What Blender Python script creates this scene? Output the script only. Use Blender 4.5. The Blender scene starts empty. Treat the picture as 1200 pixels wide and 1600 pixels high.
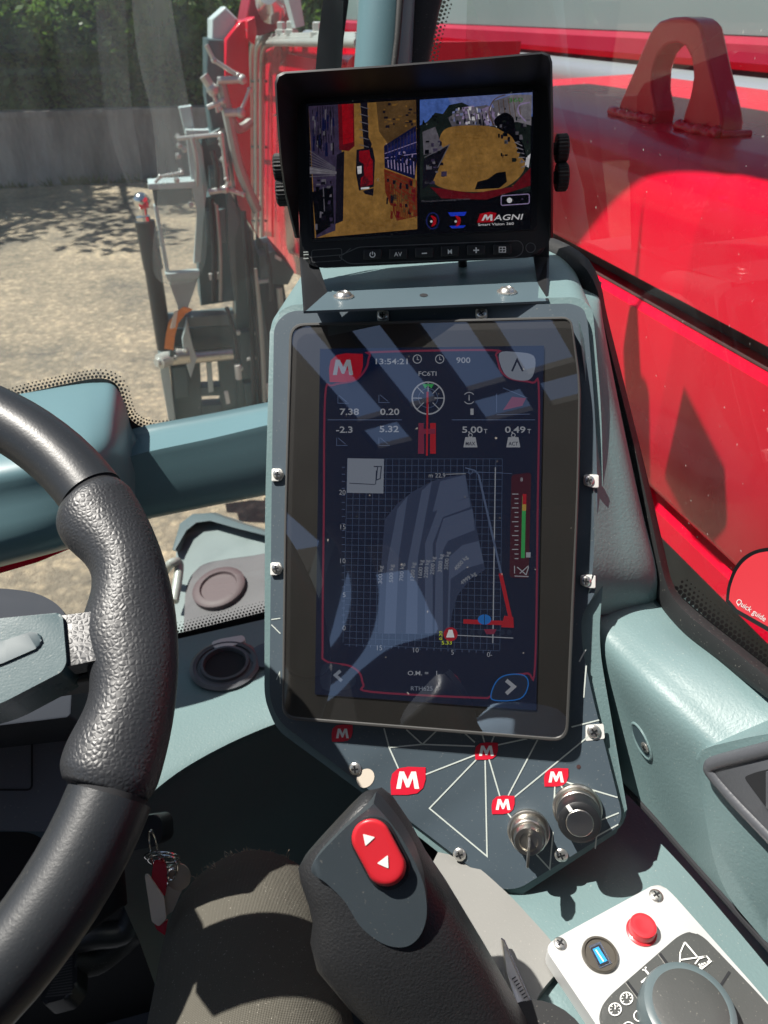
import bpy, bmesh, math, random
from mathutils import Vector as V, Matrix
R = math.radians
rnd = random.Random(7)
sc = bpy.context.scene
COL = sc.collection

# ---------------------------------------------------------------- camera, sky, sun, exposure
EXPO = .82
PITCH, YAW, F = R(33.1), R(15.2), 1200.0
CAM = V((0, 0, 2.35))
FH = V((math.sin(YAW), math.cos(YAW), 0)); RT = V((math.cos(YAW), -math.sin(YAW), 0)); ZU = V((0, 0, 1))
UP = FH * math.sin(PITCH) + ZU * math.cos(PITCH); FW = FH * math.cos(PITCH) - ZU * math.sin(PITCH)
cd = bpy.data.cameras.new('camera'); cam = bpy.data.objects.new('camera', cd); COL.objects.link(cam)
cam.matrix_world = Matrix(((RT.x, UP.x, -FW.x, 0), (RT.y, UP.y, -FW.y, 0), (RT.z, UP.z, -FW.z, CAM.z), (0, 0, 0, 1)))
cd.sensor_fit = 'VERTICAL'; cd.sensor_height = 24; cd.lens = 24 * F / 1600
cd.clip_start = .02; cd.clip_end = 600
cd.dof.use_dof = True; cd.dof.focus_distance = .47; cd.dof.aperture_fstop = 12
sc.camera = cam
SUN = V((.45, -.17, -.87)).normalized()          # direction the sunlight travels
w = bpy.data.worlds.new('World'); sc.world = w; w.use_nodes = True
nt = w.node_tree; bg = nt.nodes['Background']
sk = nt.nodes.new('ShaderNodeTexSky'); sk.sky_type = 'NISHITA'; sk.sun_disc = False
sk.sun_elevation = math.asin(-SUN.z); sk.sun_rotation = math.atan2(-SUN.x, -SUN.y)
nt.links.new(sk.outputs[0], bg.inputs[0]); bg.inputs[1].default_value = .05
sl = bpy.data.lights.new('sun', 'SUN'); sl.energy = 5.0; sl.angle = R(.55); sl.color = (1, .95, .87)
so = bpy.data.objects.new('sun', sl); COL.objects.link(so)
so.rotation_euler = SUN.to_track_quat('-Z', 'Y').to_euler()
sc.view_settings.view_transform = 'Standard'; sc.view_settings.look = 'None'
sc.view_settings.exposure = EXPO; sc.view_settings.gamma = 1; sc.view_settings.use_curve_mapping = False
sc.cycles.max_bounces = 10; sc.cycles.transparent_max_bounces = 16
sc.cycles.sample_clamp_indirect = 6
try: sc.cycles.use_denoising = True
except Exception: pass

# ---------------------------------------------------------------- geometry helpers
def ray(x, y): return FW + RT * ((x - 600) / F) + UP * ((800 - y) / F)
def P(x, y, d): return CAM + ray(x, y) * d
def proj(p):
    q = V(p) - CAM; d = q.dot(FW); return 600 + F * q.dot(RT) / d, 800 - F * q.dot(UP) / d
class Plane:
    def __init__(s, p, n):
        s.p = V(p); s.n = V(n).normalized()
        if s.n.dot(CAM - s.p) < 0: s.n.negate()
    @classmethod
    def of(c, a, b, d):
        a, b, d = P(*a), P(*b), P(*d)
        return c(a, (b - a).cross(d - a))
    def at(s, x, y, h=0):
        r = ray(x, y); q = s.p + s.n * h
        return CAM + r * ((q - CAM).dot(s.n) / r.dot(s.n))
def PX(X): return Plane((X, 0, CAM.z), (1, 0, 0))
def PY(Y): return Plane((0, Y, CAM.z), (0, 1, 0))
def PZ(z): return Plane((0, 0, CAM.z + z), (0, 0, 1))

def srgb(r, g, b):
    f = lambda c: (c / 12.92 if c <= .04045 else ((c + .055) / 1.055) ** 2.4)
    return (f(r / 255), f(g / 255), f(b / 255), 1)

def crom(pts, n=6, closed=False):
    out = []; m = len(pts); pts = [V(p) for p in pts]
    for i in range(m if closed else m - 1):
        g = (lambda k: pts[k % m]) if closed else (lambda k: pts[max(0, min(m - 1, k))])
        a, b, c, d = g(i - 1), g(i), g(i + 1), g(i + 2)
        for k in range(n):
            t = k / n
            out.append(.5 * ((2 * b) + (c - a) * t + (2 * a - 5 * b + 4 * c - d) * t * t + (3 * b - a - 3 * c + d) * t ** 3))
    if not closed: out.append(pts[-1])
    return out
def spl2(pts, n=6, closed=False): return [(v.x, v.y) for v in crom([(p[0], p[1], 0) for p in pts], n, closed)]
def rnd_poly(pts, r, n=5):
    out = []; m = len(pts); rr = r if isinstance(r, (list, tuple)) else [r] * m
    for i in range(m):
        p0, p, p1 = V(pts[i - 1]), V(pts[i]), V(pts[(i + 1) % m])
        a = (p0 - p); b = (p1 - p); k = min(rr[i], a.length * .49, b.length * .49)
        a = p + a.normalized() * k; b = p + b.normalized() * k
        for j in range(n + 1):
            t = j / n; out.append(((1 - t) ** 2 * a + 2 * t * (1 - t) * p + t * t * b)[:])
    return out
def ell(cx, cy, rx, ry, n=32, rot=0):
    c, s = math.cos(rot), math.sin(rot)
    return [(cx + rx * math.cos(t) * c - ry * math.sin(t) * s, cy + rx * math.cos(t) * s + ry * math.sin(t) * c) for t in [2 * math.pi * i / n for i in range(n)]]

def prism(bm, pts, vec, mi=0, bevel=0, seg=3):
    vec = V(vec); a = [bm.verts.new(p) for p in pts]; b = [bm.verts.new(V(p) + vec) for p in pts]; n = len(pts)
    fs = []
    fs.append(bm.faces.new(a)); fs.append(bm.faces.new(b[::-1]))
    sd = [bm.faces.new((a[i - 1], a[i], b[i], b[i - 1])) for i in range(n)]
    for f in fs + sd: f.material_index = mi
    if bevel:
        es = list(fs[0].edges)
        bmesh.ops.bevel(bm, geom=es, offset=bevel, segments=seg, profile=.5, affect='EDGES', clamp_overlap=True)
def box(bm, lo, hi, mi=0):
    lo, hi = V(lo), V(hi)
    prism(bm, [(lo.x, lo.y, lo.z), (hi.x, lo.y, lo.z), (hi.x, hi.y, lo.z), (lo.x, hi.y, lo.z)], (0, 0, hi.z - lo.z), mi)
def frame_of(t):
    t = t.normalized(); a = V((0, 0, 1)) if abs(t.z) < .9 else V((1, 0, 0))
    u = t.cross(a).normalized(); return u, t.cross(u)
def rings(bm, rs, mi=0, cap=True, closed=False):
    vs = [[bm.verts.new(p) for p in r] for r in rs]; n = len(rs[0])
    m = len(vs)
    for i in range(m if closed else m - 1):
        A, B = vs[i], vs[(i + 1) % m]
        for k in range(n):
            f = bm.faces.new((A[k - 1], A[k], B[k], B[k - 1])); f.material_index = mi
    if cap and not closed:
        for r in (vs[0][::-1], vs[-1]):
            f = bm.faces.new(r); f.material_index = mi
def tube(bm, pts, r, n=12, mi=0, closed=False, cap=True):
    pts = [V(p) for p in pts]; rs = []; m = len(pts); u = None
    for i, p in enumerate(pts):
        t = (pts[(i + 1) % m] - pts[i - 1]) if closed else (pts[min(i + 1, m - 1)] - pts[max(i - 1, 0)])
        t.normalize()
        if u is None: u = frame_of(t)[0]
        u = (u - t * u.dot(t)).normalized(); v = t.cross(u)
        rr = r[i] if isinstance(r, (list, tuple)) else r
        rs.append([p + (u * math.cos(a) + v * math.sin(a)) * rr for a in [2 * math.pi * k / n for k in range(n)]])
    rings(bm, rs, mi, cap, closed)
def lathe(bm, prof, o, ax, n=32, mi=0, ridge=0):
    ax = V(ax).normalized(); u, v = frame_of(ax); o = V(o)
    rings(bm, [[o + ax * h + (u * math.cos(a) + v * math.sin(a)) * (r * (1 + (ridge if k % 2 else 0))) for k, a in enumerate([2 * math.pi * k / n for k in range(n)])] for r, h in prof], mi)
def ball(bm, c, r, mi=0, n=10):
    lathe(bm, [(r * math.sin(math.pi * (i + .15) / (n * .5 + .3)), -r * math.cos(math.pi * (i + .15) / (n * .5 + .3))) for i in range(n // 2 + 1)], c, (0, 0, 1), n, mi)
def patch(bm, grid, nu=8, nv=8, mi=0):
    rows = [crom(r, nu) for r in grid]
    cols = [crom([rows[i][j] for i in range(len(rows))], nv) for j in range(len(rows[0]))]
    vs = [[bm.verts.new(p) for p in c] for c in cols]
    for j in range(len(vs) - 1):
        for i in range(len(vs[0]) - 1):
            f = bm.faces.new((vs[j][i], vs[j + 1][i], vs[j + 1][i + 1], vs[j][i + 1])); f.material_index = mi
def band(bm, secs, n=28, e=2.6, mi=0):
    # secs: (L point, R point, thickness towards the viewer, away from the viewer)
    C = [(V(s[0]) + V(s[1])) * .5 for s in secs]; rs = []
    for i, s in enumerate(secs):
        ax = (C[min(i + 1, len(C) - 1)] - C[max(i - 1, 0)]).normalized()
        sd = (V(s[1]) - V(s[0])) * .5; N = ax.cross(sd).normalized()
        if N.dot(CAM - C[i]) < 0: N.negate()
        r = []
        for k in range(n):
            a = 2 * math.pi * k / n; c, q = math.cos(a), math.sin(a)
            th = s[2] if q > 0 else s[3]
            r.append(C[i] + sd * (math.copysign(abs(c) ** (2 / e), c)) + N * (th * math.copysign(abs(q) ** (2 / e), q)))
        rs.append(r)
    rings(bm, rs, mi)

def nb(): return bmesh.new()
def done(bm, name, mats, parent=None, sharp=38, smooth=True, solid=0, flip=False):
    bmesh.ops.recalc_face_normals(bm, faces=bm.faces)
    c = V((0, 0, 0))
    if len(bm.verts):
        xs = [v.co for v in bm.verts]
        c = V([(min(q[i] for q in xs) + max(q[i] for q in xs)) / 2 for i in range(3)])
        if not parent: c.z = min(q.z for q in xs)
    for v in bm.verts: v.co -= c
    me = bpy.data.meshes.new(name)
    big = [f for f in bm.faces if len(f.verts) > 4]
    if big: bmesh.ops.triangulate(bm, faces=big)
    bm.to_mesh(me); bm.free()
    for m in (mats if isinstance(mats, (list, tuple)) else [mats]): me.materials.append(m)
    if smooth:
        me.polygons.foreach_set('use_smooth', [True] * len(me.polygons)); me.set_sharp_from_angle(angle=R(sharp))
    o = bpy.data.objects.new(name, me); COL.objects.link(o)
    if parent:
        o.parent = parent; pl = V((0, 0, 0)); q = parent
        while q: pl += q.location; q = q.parent
        o.location = c - pl
    else: o.location = c
    if solid:
        md = o.modifiers.new('thick', 'SOLIDIFY'); md.thickness = abs(solid); md.offset = 1 if solid < 0 else -1
    return o
def thing(name, label, cat, loc, group=None):
    o = bpy.data.objects.new(name, None); COL.objects.link(o); o.location = loc; o.empty_display_size = .05
    tag(o, label, cat, group); return o
def tag(o, label=None, cat=None, group=None, kind=None):
    if label: o['label'] = label
    if cat: o['category'] = cat
    if group: o['group'] = group
    if kind: o['kind'] = kind
    return o

# ---------------------------------------------------------------- material helpers
def mat(name, col, rough=.5, metal=0, bump=None, var=0, vscale=6, coat=0, spec=.5, emit=None, dust=0, grain=None):
    m = bpy.data.materials.new(name); m.use_nodes = True; t = m.node_tree; b = t.nodes['Principled BSDF']
    if len(col) == 3: col = (*col, 1)
    b.inputs['Base Color'].default_value = col; b.inputs['Roughness'].default_value = rough; b.inputs['Metallic'].default_value = metal
    b.inputs['Coat Weight'].default_value = coat; b.inputs['Coat Roughness'].default_value = .08; b.inputs['Specular IOR Level'].default_value = spec
    if emit: b.inputs['Emission Color'].default_value = (*emit[0][:3], 1); b.inputs['Emission Strength'].default_value = emit[1]
    tc = t.nodes.new('ShaderNodeTexCoord'); L = t.links.new; src = None
    if var or dust:
        n = t.nodes.new('ShaderNodeTexNoise'); n.inputs['Scale'].default_value = vscale; n.inputs['Detail'].default_value = 6
        L(tc.outputs['Object'], n.inputs['Vector'])
        mx = t.nodes.new('ShaderNodeMix'); mx.data_type = 'RGBA'
        mx.inputs[6].default_value = [c * (1 - var) for c in col[:3]] + [1]; mx.inputs[7].default_value = [min(1, c * (1 + var)) for c in col[:3]] + [1]
        L(n.outputs['Fac'], mx.inputs[0]); src = mx.outputs[2]
        rr = t.nodes.new('ShaderNodeMapRange'); rr.inputs[3].default_value = max(0, rough - .08); rr.inputs[4].default_value = min(1, rough + .1)
        L(n.outputs['Fac'], rr.inputs[0]); L(rr.outputs[0], b.inputs['Roughness'])
        if dust:
            n2 = t.nodes.new('ShaderNodeTexNoise'); n2.inputs['Scale'].default_value = 700; n2.inputs['Detail'].default_value = 1
            L(tc.outputs['Object'], n2.inputs['Vector'])
            r2 = t.nodes.new('ShaderNodeMapRange'); r2.inputs[1].default_value = .70; r2.inputs[2].default_value = .76; r2.inputs[4].default_value = dust
            L(n2.outputs['Fac'], r2.inputs[0])
            m2 = t.nodes.new('ShaderNodeMix'); m2.data_type = 'RGBA'; m2.inputs[7].default_value = (.55, .52, .45, 1)
            L(r2.outputs[0], m2.inputs[0]); L(src, m2.inputs[6]); src = m2.outputs[2]
        L(src, b.inputs['Base Color'])
    if bump:
        kind, s, st, dist = bump
        bp = t.nodes.new('ShaderNodeBump'); bp.inputs['Strength'].default_value = st; bp.inputs['Distance'].default_value = dist
        if kind == 'cell':
            n = t.nodes.new('ShaderNodeTexVoronoi'); n.feature = 'DISTANCE_TO_EDGE'; n.inputs['Scale'].default_value = s
            n.inputs['Randomness'].default_value = .75
            r3 = t.nodes.new('ShaderNodeMapRange'); r3.interpolation_type = 'SMOOTHSTEP'; r3.inputs[2].default_value = .42
            L(tc.outputs['Object'], n.inputs['Vector']); L(n.outputs['Distance'], r3.inputs[0]); L(r3.outputs[0], bp.inputs['Height'])
        else:
            n = t.nodes.new('ShaderNodeTexNoise'); n.inputs['Scale'].default_value = s; n.inputs['Detail'].default_value = 3
            L(tc.outputs['Object'], n.inputs['Vector']); L(n.outputs['Fac'], bp.inputs['Height'])
        L(bp.outputs[0], b.inputs['Normal'])
    return m
def glow(name, col, k=1.0):
    m = bpy.data.materials.new(name); m.use_nodes = True; t = m.node_tree; b = t.nodes['Principled BSDF']
    b.inputs['Base Color'].default_value = (.004, .004, .005, 1); b.inputs['Roughness'].default_value = .6; b.inputs['Specular IOR Level'].default_value = 0
    b.inputs['Emission Color'].default_value = col; b.inputs['Emission Strength'].default_value = k * .82 * 2 ** -EXPO
    return m
def glass(name, ior=1.5, tint=(1, 1, 1, 1), dust=0.0, dcol=(.6, .62, .58, 1), streak=False, rough=0.0, base=0.0, speck=(.75, .81, 260)):
    m = bpy.data.materials.new(name); m.use_nodes = True; t = m.node_tree; t.nodes.clear(); L = t.links.new
    out = t.nodes.new('ShaderNodeOutputMaterial'); tr = t.nodes.new('ShaderNodeBsdfTransparent'); tr.inputs[0].default_value = tint
    gl = t.nodes.new('ShaderNodeBsdfGlossy'); gl.inputs['Roughness'].default_value = rough
    fr = t.nodes.new('ShaderNodeFresnel'); ge = t.nodes.new('ShaderNodeNewGeometry')
    k1 = t.nodes.new('ShaderNodeMath'); k1.operation = 'MULTIPLY_ADD'; k1.inputs[1].default_value = -2; k1.inputs[2].default_value = 1; L(ge.outputs['Backfacing'], k1.inputs[0])
    k2 = t.nodes.new('ShaderNodeMath'); k2.operation = 'POWER'; k2.inputs[0].default_value = ior; L(k1.outputs[0], k2.inputs[1]); L(k2.outputs[0], fr.inputs[0])
    mx = t.nodes.new('ShaderNodeMixShader'); L(fr.outputs[0], mx.inputs[0]); L(tr.outputs[0], mx.inputs[1]); L(gl.outputs[0], mx.inputs[2]); last = mx
    if dust or base:
        df = t.nodes.new('ShaderNodeBsdfDiffuse'); df.inputs[0].default_value = dcol
        tc = t.nodes.new('ShaderNodeTexCoord'); n = t.nodes.new('ShaderNodeTexNoise'); n.inputs['Detail'].default_value = 7
        n.inputs['Scale'].default_value = 5
        if streak:
            mp = t.nodes.new('ShaderNodeMapping'); mp.inputs['Scale'].default_value = (7, 7, .7); L(tc.outputs['Object'], mp.inputs[0]); L(mp.outputs[0], n.inputs['Vector'])
        else: L(tc.outputs['Object'], n.inputs['Vector'])
        r = t.nodes.new('ShaderNodeMapRange'); r.inputs[1].default_value = .35; r.inputs[2].default_value = .8; r.inputs[3].default_value = base; r.inputs[4].default_value = base + dust
        L(n.outputs['Fac'], r.inputs[0])
        n2 = t.nodes.new('ShaderNodeTexNoise'); n2.inputs['Scale'].default_value = speck[2]; n2.inputs['Detail'].default_value = 1; L(tc.outputs['Object'], n2.inputs['Vector'])
        r2 = t.nodes.new('ShaderNodeMapRange'); r2.inputs[1].default_value = speck[0]; r2.inputs[2].default_value = speck[1]; r2.inputs[4].default_value = .35; L(n2.outputs['Fac'], r2.inputs[0])
        ad = t.nodes.new('ShaderNodeMath'); ad.operation = 'ADD'; ad.use_clamp = True; L(r.outputs[0], ad.inputs[0]); L(r2.outputs[0], ad.inputs[1])
        m2 = t.nodes.new('ShaderNodeMixShader'); L(ad.outputs[0], m2.inputs[0]); L(mx.outputs[0], m2.inputs[1]); L(df.outputs[0], m2.inputs[2]); last = m2
    L(last.outputs[0], out.inputs[0]); return m

M = {}
M['teal'] = mat('teal moulded plastic', (.130, .200, .206), .45, var=.07, vscale=9, bump=('noise', 520, .28, .0008), dust=.2)
M['teal_paint'] = mat('teal painted steel', (.105, .19, .215), .36, var=.05, vscale=8, dust=.1)
M['slate'] = mat('slate printed faceplate', (.062, .085, .105), .42, var=.05, vscale=14, dust=.15)
M['slate_frame'] = mat('slate moulded frame', (.075, .11, .13), .38, var=.05, vscale=14)
M['dark_teal'] = mat('dark teal plastic', (.045, .075, .088), .5, var=.1, vscale=9, dust=.06)
M['black'] = mat('black plastic', (.012, .013, .015), .42, var=.1, vscale=20, dust=.05)
M['rubber'] = mat('black rubber', (.010, .011, .012), .65, dust=.2, var=.1, vscale=30)
M['black2'] = mat('monitor black plastic', (.009, .0105, .013), .42, var=.1, vscale=20)
M['matt_black'] = mat('matt black lining', (.012, .013, .016), .85)
M['hood'] = mat('black hood plastic', (.006, .006, .007), .5)
M['frit'] = mat('black ceramic print', (.006, .006, .007), .35)
M['rim'] = mat('rim hard foam', (.020, .023, .027), .40, bump=('noise', 650, .10, .001), var=.12, vscale=10, dust=.06)
M['leather'] = mat('pebbled grip leather', (.024, .026, .030), .42, bump=('cell', 400, .30, .0005), var=.1, vscale=20)
M['soft'] = mat('soft grained grip', (.018, .019, .021), .42, bump=('noise', 800, .38, .0010), var=.12, vscale=20, dust=.02)
M['red_paint'] = mat('red machine paint', (.62, .0, .024), .26, var=.06, vscale=3, coat=.2, spec=.3, dust=.12)
M['red_dark'] = mat('dark and shaded red paint', (.30, .004, .03), .4, var=.15, vscale=4)  # darker copy of the red, also used as painted shade on boom_section
M['seam_dirt'] = mat('dirty seam sealant', (.05, .02, .02), .8, var=.5, vscale=30)
M['red_button'] = mat('red switch plastic', (.52, .018, .028), .35, var=.04, vscale=30, coat=.1)
M['red_print'] = mat('red print', (.58, .012, .035), .4)
M['white_print'] = mat('white print', (.78, .78, .76), .45)
M['line_print'] = mat('pale print line', (.50, .55, .52), .5)
M['chrome'] = mat('bright metal', (.75, .74, .72), .16, 1)
M['rod'] = mat('silver rod', (.50, .53, .55), .30, .7)
M['steel'] = mat('worn steel', (.52, .50, .46), .3, 1, var=.25, vscale=60)
M['zinc'] = mat('zinc screw', (.66, .65, .62), .28, .9, var=.2, vscale=300)
M['tab'] = mat('white tab', (.62, .62, .6), .5)
M['alu'] = mat('brushed aluminium plate', (.48, .49, .49), .45, .25, var=.05, vscale=40, dust=.1)
M['bezel'] = mat('grey bezel trim', (.085, .085, .083), .4, .2)
M['grey_trim'] = mat('grey console trim', (.20, .20, .19), .45, bump=('noise', 700, .15, .0006), var=.05, vscale=12, dust=.15)
M['grey_tray'] = mat('grey tray plastic', (.075, .08, .09), .4, bump=('noise', 500, .2, .0008), var=.05, vscale=20)
M['pad'] = mat('dark grey keypad', (.052, .055, .054), .5, bump=('noise', 700, .15, .0006), var=.1, vscale=40, dust=.15)
M['knob_ring'] = mat('blue grey knob ring', (.085, .115, .125), .38, var=.05, vscale=30)
M['trouser'] = None
M['grey_pipe'] = mat('grey hydraulic pipe', (.34, .36, .34), .35, .2, var=.1, vscale=10)
M['carriage'] = mat('pale grey green steel', (.42, .51, .52), .42, var=.15, vscale=5)
M['mast'] = mat('dark blue grey steel', (.055, .095, .105), .45, var=.25, vscale=4)
M['fit'] = mat('pale zinc fitting', (.50, .52, .50), .35, .4, var=.3, vscale=9)
M['strap'] = mat('orange webbing', (.75, .26, .06), .8, var=.2, vscale=30)
M['usb'] = mat('blue usb tongue', (.02, .28, .72), .4)
M['paper'] = mat('cream tag paper', (.62, .55, .46), .6, var=.1, vscale=30)
M['tagred'] = mat('red plastic tag', (.40, .008, .02), .25)
M['key'] = mat('tan nickel key', (.44, .37, .29), .35, .5, var=.15, vscale=60)
M['sticker'] = mat('red sticker film', (.62, .035, .05), .5)
M['seat'] = mat('dark seat fabric', (.03, .032, .036), .9, var=.2, vscale=20)
M['win'] = glass('cab window glass', 1.5, (.90, .96, .94, 1), .055, streak=True, base=.022)
M['winside'] = glass('side window glass', 1.5, (.95, .96, .95, 1), .012, streak=True, base=.0)
M['roofglass'] = glass('roof glass', 1.45, (.95, .97, .96, 1))
M['screenglass'] = glass('touchscreen glass', 3.1, (.9, .9, .9, 1), .006, (.55, .52, .46, 1), base=.003, speck=(.79, .84, 210))
M['monglass'] = glass('monitor glass', 1.4, (.95, .95, .95, 1), .006, base=.006)

# ---------------------------------------------------------------- drawing on flat surfaces
class Canvas:
    def __init__(s, plane, h0, step=.00012):
        s.pl, s.h0, s.st = plane, h0, step; s.bm = nb(); s.mats = []
    def mi(s, m):
        if m not in s.mats: s.mats.append(m)
        return s.mats.index(m)
    def v(s, x, y, l): return s.bm.verts.new(s.pl.at(x, y, s.h0 + l * s.st))
    def poly(s, pts, m, l=1):
        f = s.bm.faces.new([s.v(p[0], p[1], l) for p in pts]); f.material_index = s.mi(m)
        if len(pts) > 4: bmesh.ops.triangulate(s.bm, faces=[f])
    def line(s, pts, wd, m, l=1, closed=False):
        n = len(pts); P2 = [V(p[:2]) for p in pts]; L_, R_ = [], []
        for i in range(n):
            a = P2[i - 1] if (i or closed) else P2[i]; b = P2[(i + 1) % n] if (i < n - 1 or closed) else P2[i]
            d1 = (P2[i] - a); d2 = (b - P2[i])
            d = (d1.normalized() if d1.length > 1e-6 else V((0, 0))) + (d2.normalized() if d2.length > 1e-6 else V((0, 0)))
            d = d.normalized() if d.length > 1e-6 else V((1, 0)); nn = V((-d.y, d.x))
            k = 1.0
            if d1.length > 1e-6: k = 1 / max(.4, abs(d.dot(d1.normalized())))
            L_.append(P2[i] + nn * wd * .5 * k); R_.append(P2[i] - nn * wd * .5 * k)
        lv = [s.v(p.x, p.y, l) for p in L_]; rv = [s.v(p.x, p.y, l) for p in R_]
        for i in range(n if closed else n - 1):
            j = (i + 1) % n
            f = s.bm.faces.new((lv[i], lv[j], rv[j], rv[i])); f.material_index = s.mi(m)
    def dot(s, x, y, r, m, l=1, n=16, ry=None): s.poly(ell(x, y, r, ry or r, n), m, l)
    def text(s, body, x, y, h, m, l=2, ang=0, ax=0, width=None, bold=0, shear=0):
        # (x, y): baseline pixel, left (ax=0) or centre (ax=.5); h: capital height in pixels; ang: degrees, anticlockwise
        cu = bpy.data.curves.new('t', 'FONT'); cu.body = body; cu.offset = bold; cu.resolution_u = 3; cu.shear = shear
        ob = bpy.data.objects.new('t', cu); COL.objects.link(ob)
        bpy.context.view_layer.update()
        me = bpy.data.meshes.new_from_object(ob.evaluated_get(bpy.context.evaluated_depsgraph_get()))
        bpy.data.objects.remove(ob); bpy.data.curves.remove(cu)
        if not len(me.vertices): return
        x0 = min(q.co.x for q in me.vertices); x1 = max(q.co.x for q in me.vertices)
        k = h / .73; kx = k if width is None else width / (x1 - x0)
        c, q = math.cos(R(ang)), math.sin(R(ang)); vs = []
        for p in me.vertices:
            a = (p.co.x - x0 - ax * (x1 - x0)) * kx; b = p.co.y * k
            vs.append(s.v(x + a * c - b * q, y - a * q - b * c, l))
        i = s.mi(m)
        for p in me.polygons:
            try: f = s.bm.faces.new([vs[j] for j in p.vertices]); f.material_index = i
            except ValueError: pass
        bpy.data.meshes.remove(me)
    def M(s, cx, cy, wd, ht, m, l=2, sh=0):
        p = [(-.5, -.5), (-.5, .5), (-.26, .5), (0, -.06), (.26, .5), (.5, .5), (.5, -.5), (.28, -.5), (.28, .16), (.07, -.34), (-.07, -.34), (-.28, .16), (-.28, -.5)]
        p = [(-.5, -.5), (-.36, .5), (-.16, .5), (0, .02), (.16, .5), (.36, .5), (.5, -.5), (.3, -.5), (.22, .12), (.06, -.42), (-.06, -.42), (-.22, .12), (-.3, -.5)]
        s.poly([(cx + a * wd + b * sh * ht, cy - b * ht) for a, b in p], m, l)
    def leaf(s, x0, y0, x1, y1, m, l=1):
        # rounded emblem: round at top left and bottom right, pointed at the other two corners
        w_, h_ = x1 - x0, y1 - y0
        a = [(x0 + .02 * w_, y1), (x0, y0 + .55 * h_), (x0 + .05 * w_, y0 + .25 * h_), (x0 + .22 * w_, y0 + .06 * h_), (x0 + .5 * w_, y0), (x1, y0 + .02 * h_),
             (x1, y0 + .45 * h_), (x0 + .93 * w_, y0 + .75 * h_), (x0 + .76 * w_, y0 + .94 * h_), (x0 + .48 * w_, y1)]
        s.poly(a, m, l)
    def done(s, name, parent=None): return done(s.bm, name, s.mats, parent, smooth=False)

def screw(name, parent, plane, x, y, h, r, tall=.0018, ang=20):
    """pan-head cross screw"""
    c = plane.at(x, y, h); n = plane.n; bm = nb()
    lathe(bm, [(r, 0), (r, tall * .4), (r * .85, tall * .8), (r * .5, tall), (.00005, tall * 1.02)], c, n, 20)
    u, v = frame_of(n); a = R(ang); u, v = u * math.cos(a) + v * math.sin(a), v * math.cos(a) - u * math.sin(a)
    q = c + n * (tall * 1.08)
    for s_, t_ in ((u, v), (v, u)):
        prism(bm, [q + s_ * r * .55 + t_ * r * .13, q + s_ * r * .55 - t_ * r * .13, q - s_ * r * .55 - t_ * r * .13, q - s_ * r * .55 + t_ * r * .13], n * (.0001 if s_ is u else .00018), 1)
    return done(bm, name, [M['zinc'], M['black']], parent)

# ================================================================ the yard outside
def ground_mat():
    m = mat('gravel yard', (.34, .265, .17), .9); t = m.node_tree; L = t.links.new; b = t.nodes['Principled BSDF']
    tc = t.nodes.new('ShaderNodeTexCoord')
    def noise(s, d=6, r=.6):
        n = t.nodes.new('ShaderNodeTexNoise'); n.inputs['Scale'].default_value = s; n.inputs['Detail'].default_value = d; n.inputs['Roughness'].default_value = r
        L(tc.outputs['Object'], n.inputs['Vector']); return n.outputs['Fac']
    def ramp(src, stops):
        r = t.nodes.new('ShaderNodeValToRGB'); e = r.color_ramp.elements
        e[0].position, e[0].color = stops[0]; e[1].position, e[1].color = stops[1]
        for p, c in stops[2:]:
            k = e.new(p); k.color = c
        L(src, r.inputs[0]); return r.outputs[0]
    a = ramp(noise(.7, 8, .7), [(.30, (.165, .152, .138, 1)), (.58, (.47, .385, .285, 1)), (.44, (.33, .28, .215, 1)), (.72, (.57, .48, .345, 1))])
    vo = t.nodes.new('ShaderNodeTexVoronoi'); vo.inputs['Scale'].default_value = 17; L(tc.outputs['Object'], vo.inputs['Vector'])
    st = ramp(vo.outputs['Distance'], [(.0, (1.35, 1.3, 1.2, 1)), (.55, (.72, .72, .72, 1))])
    g = ramp(noise(9, 9, .82), [(.34, (.42, .43, .46, 1)), (.68, (1.35, 1.3, 1.24, 1))])
    mx = t.nodes.new('ShaderNodeMix'); mx.data_type = 'RGBA'; mx.blend_type = 'MULTIPLY'; mx.inputs[0].default_value = .9; L(a, mx.inputs[6]); L(st, mx.inputs[7])
    m2 = t.nodes.new('ShaderNodeMix'); m2.data_type = 'RGBA'; m2.blend_type = 'MULTIPLY'; m2.inputs[0].default_value = .8; L(mx.outputs[2], m2.inputs[6]); L(g, m2.inputs[7])
    L(m2.outputs[2], b.inputs['Base Color'])
    bp = t.nodes.new('ShaderNodeBump'); bp.inputs['Strength'].default_value = .8; bp.inputs['Distance'].default_value = .04; L(noise(22, 6, .7), bp.inputs['Height']); L(bp.outputs[0], b.inputs['Normal'])
    return m
bm = nb(); n = 24
vs = [[bm.verts.new(((i - n / 2) * 16, (j - n / 2) * 16, 0)) for i in range(n + 1)] for j in range(n + 1)]
for j in range(n):
    for i in range(n): bm.faces.new((vs[j][i], vs[j][i + 1], vs[j + 1][i + 1], vs[j + 1][i]))
tag(done(bm, 'ground', ground_mat()), kind='structure')

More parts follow.
